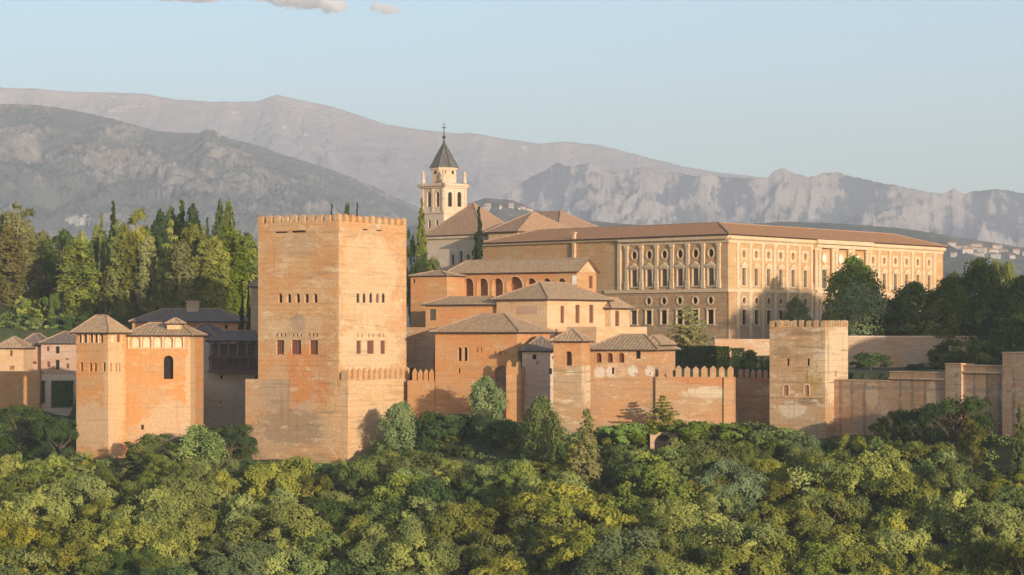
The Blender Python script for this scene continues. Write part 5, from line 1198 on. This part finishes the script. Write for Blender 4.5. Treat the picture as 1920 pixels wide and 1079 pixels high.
def village(n, x0, x1, y0, y1, where, grp, dist=9):
    done = []; tries = 0
    while len(done) < n and tries < 4000:
        tries += 1; px, py = hr.uniform(x0, x1), hr.uniform(y0, y1)
        if any(abs(px - a) < dist and abs(py - b) < 4 for a, b in done): continue
        i = np.argmin(np.where(vis, (spx - px) ** 2 + (sy - py) ** 2, 1e9)); i = np.unravel_index(i, spx.shape)
        if abs(spx[i] - px) > 4 or abs(sy[i] - py) > 4: continue
        p = XYZ[i]; k = hr.randrange(3)
        r = thing('far_house', where, 'house', tuple(p), grp); r.rotation_euler = (0, 0, hr.choice((-.5, -.35, .2)) + hr.uniform(-.1, .1)); s_ = hr.uniform(.7, 1.0) * (.5 if x1 < 1100 else 1.0) ; r.scale = (s_, s_, s_)
        for nm, me in FH[k]: link(nm, me, r)
        done.append((px, py))
village(22, 1778, 1925, 464, 487, 'tiny white house of the far village on the green hills right of the palace', 'houses of the far village at right')
village(16, 880, 1005, 372, 396, 'tiny pale house of the distant town behind the church roofs', 'houses of the far town behind the church', 5)

# ------------------------------------------------------------------ clouds (outside the haze)
def cloud(label, blobs, seed):
    m, t, b = new_mat('cloud_vapour'); g = G(t); t.nodes.remove(b); out = t.nodes['Material Output']
    bm = bmesh.new(); Y = 11200; k = Y / F_PX; c0 = Vector((X(blobs[0][0], Y), Y, Z(blobs[0][1], Y)))
    ob = g.n('TexCoord').outputs['Object']; dens = None
    nz = g.n('TexNoise', {'Vector': ob, 'Scale': .02, 'Detail': 5, 'Roughness': .6}); off = g.n('VectorMath', {0: nz.outputs['Color'], 1: (.5, .5, .5)}, operation='SUBTRACT').outputs[0]
    for (px, py, rx, rz) in blobs:
        c = Vector((X(px, Y), Y, Z(py, Y))) - c0; r = Vector((rx * k, rx * .7 * k, rz * k))
        for v in bmesh.ops.create_icosphere(bm, subdivisions=3, radius=1)['verts']: v.co = Vector([v.co[i] * r[i] * 1.5 + c[i] for i in range(3)])
        q = g.n('VectorMath', {0: g.n('VectorMath', {0: ob, 1: tuple(c)}, operation='SUBTRACT').outputs[0], 1: tuple(1 / a for a in r)}, operation='MULTIPLY').outputs[0]
        q = g.n('VectorMath', {0: q, 1: g.n('VectorMath', {0: off, 1: (2.3, 2.3, 2.3)}, operation='MULTIPLY').outputs[0]}, operation='ADD').outputs[0]
        d = g.math('SUBTRACT', 1.12, g.n('VectorMath', {0: q}, operation='LENGTH').outputs['Value']); dens = d if dens is None else g.math('MAXIMUM', dens, d)
    me = bpy.data.meshes.new('cloud'); bm.to_mesh(me); bm.free()
    o = link('cloud', me, None, c0); rm = o.modifiers.new('merge', 'REMESH'); rm.mode = 'VOXEL'; rm.voxel_size = 9
    v = g.n('VolumePrincipled', {'Color': (.99, .98, .97, 1), 'Density': g.math('MULTIPLY', g.ramp(dens, .0, 1.0), .12), 'Anisotropy': 0.0}); t.links.new(v.outputs[0], out.inputs['Volume'])
    me.materials.append(m); tag(o, label, 'cloud')
cloud('long pinkish cloud touching the top edge, left of the others', [(330, -8, 40, 10), (375, -4, 42, 9), (410, -9, 30, 8)], 1)
cloud('widest creamy cloud at the top edge in the middle of the group', [(545, 0, 50, 12), (590, 4, 55, 14), (630, 12, 34, 14), (500, -4, 30, 9)], 2)
cloud('small cream cloud rightmost at the top of the sky', [(712, 14, 20, 9), (732, 18, 22, 10)], 3)

# ------------------------------------------------------------------ haze
mb = MB(); x0, x1, y0, y1, z0, z1 = -6100, 6100, -800, 13500, -78, 1130
mb.hexa([(x0, y0, z0), (x1, y0, z0), (x1, y1, z0), (x0, y1, z0)], [(x0, y0, z1), (x1, y0, z1), (x1, y1, z1), (x0, y1, z1)])
hm, t, b = new_mat('haze'); t.nodes.remove(b)
pv = t.nodes.new('ShaderNodeVolumePrincipled'); pv.inputs['Color'].default_value = (.87, .885, .935, 1); pv.inputs['Density'].default_value = 1.08e-4; pv.inputs['Anisotropy'].default_value = 0.0
t.links.new(pv.outputs[0], t.nodes['Material Output'].inputs['Volume'])
tag(mb.build('haze', hm), 'thin pale haze filling the air before the mountains', 'haze', kind='stuff')
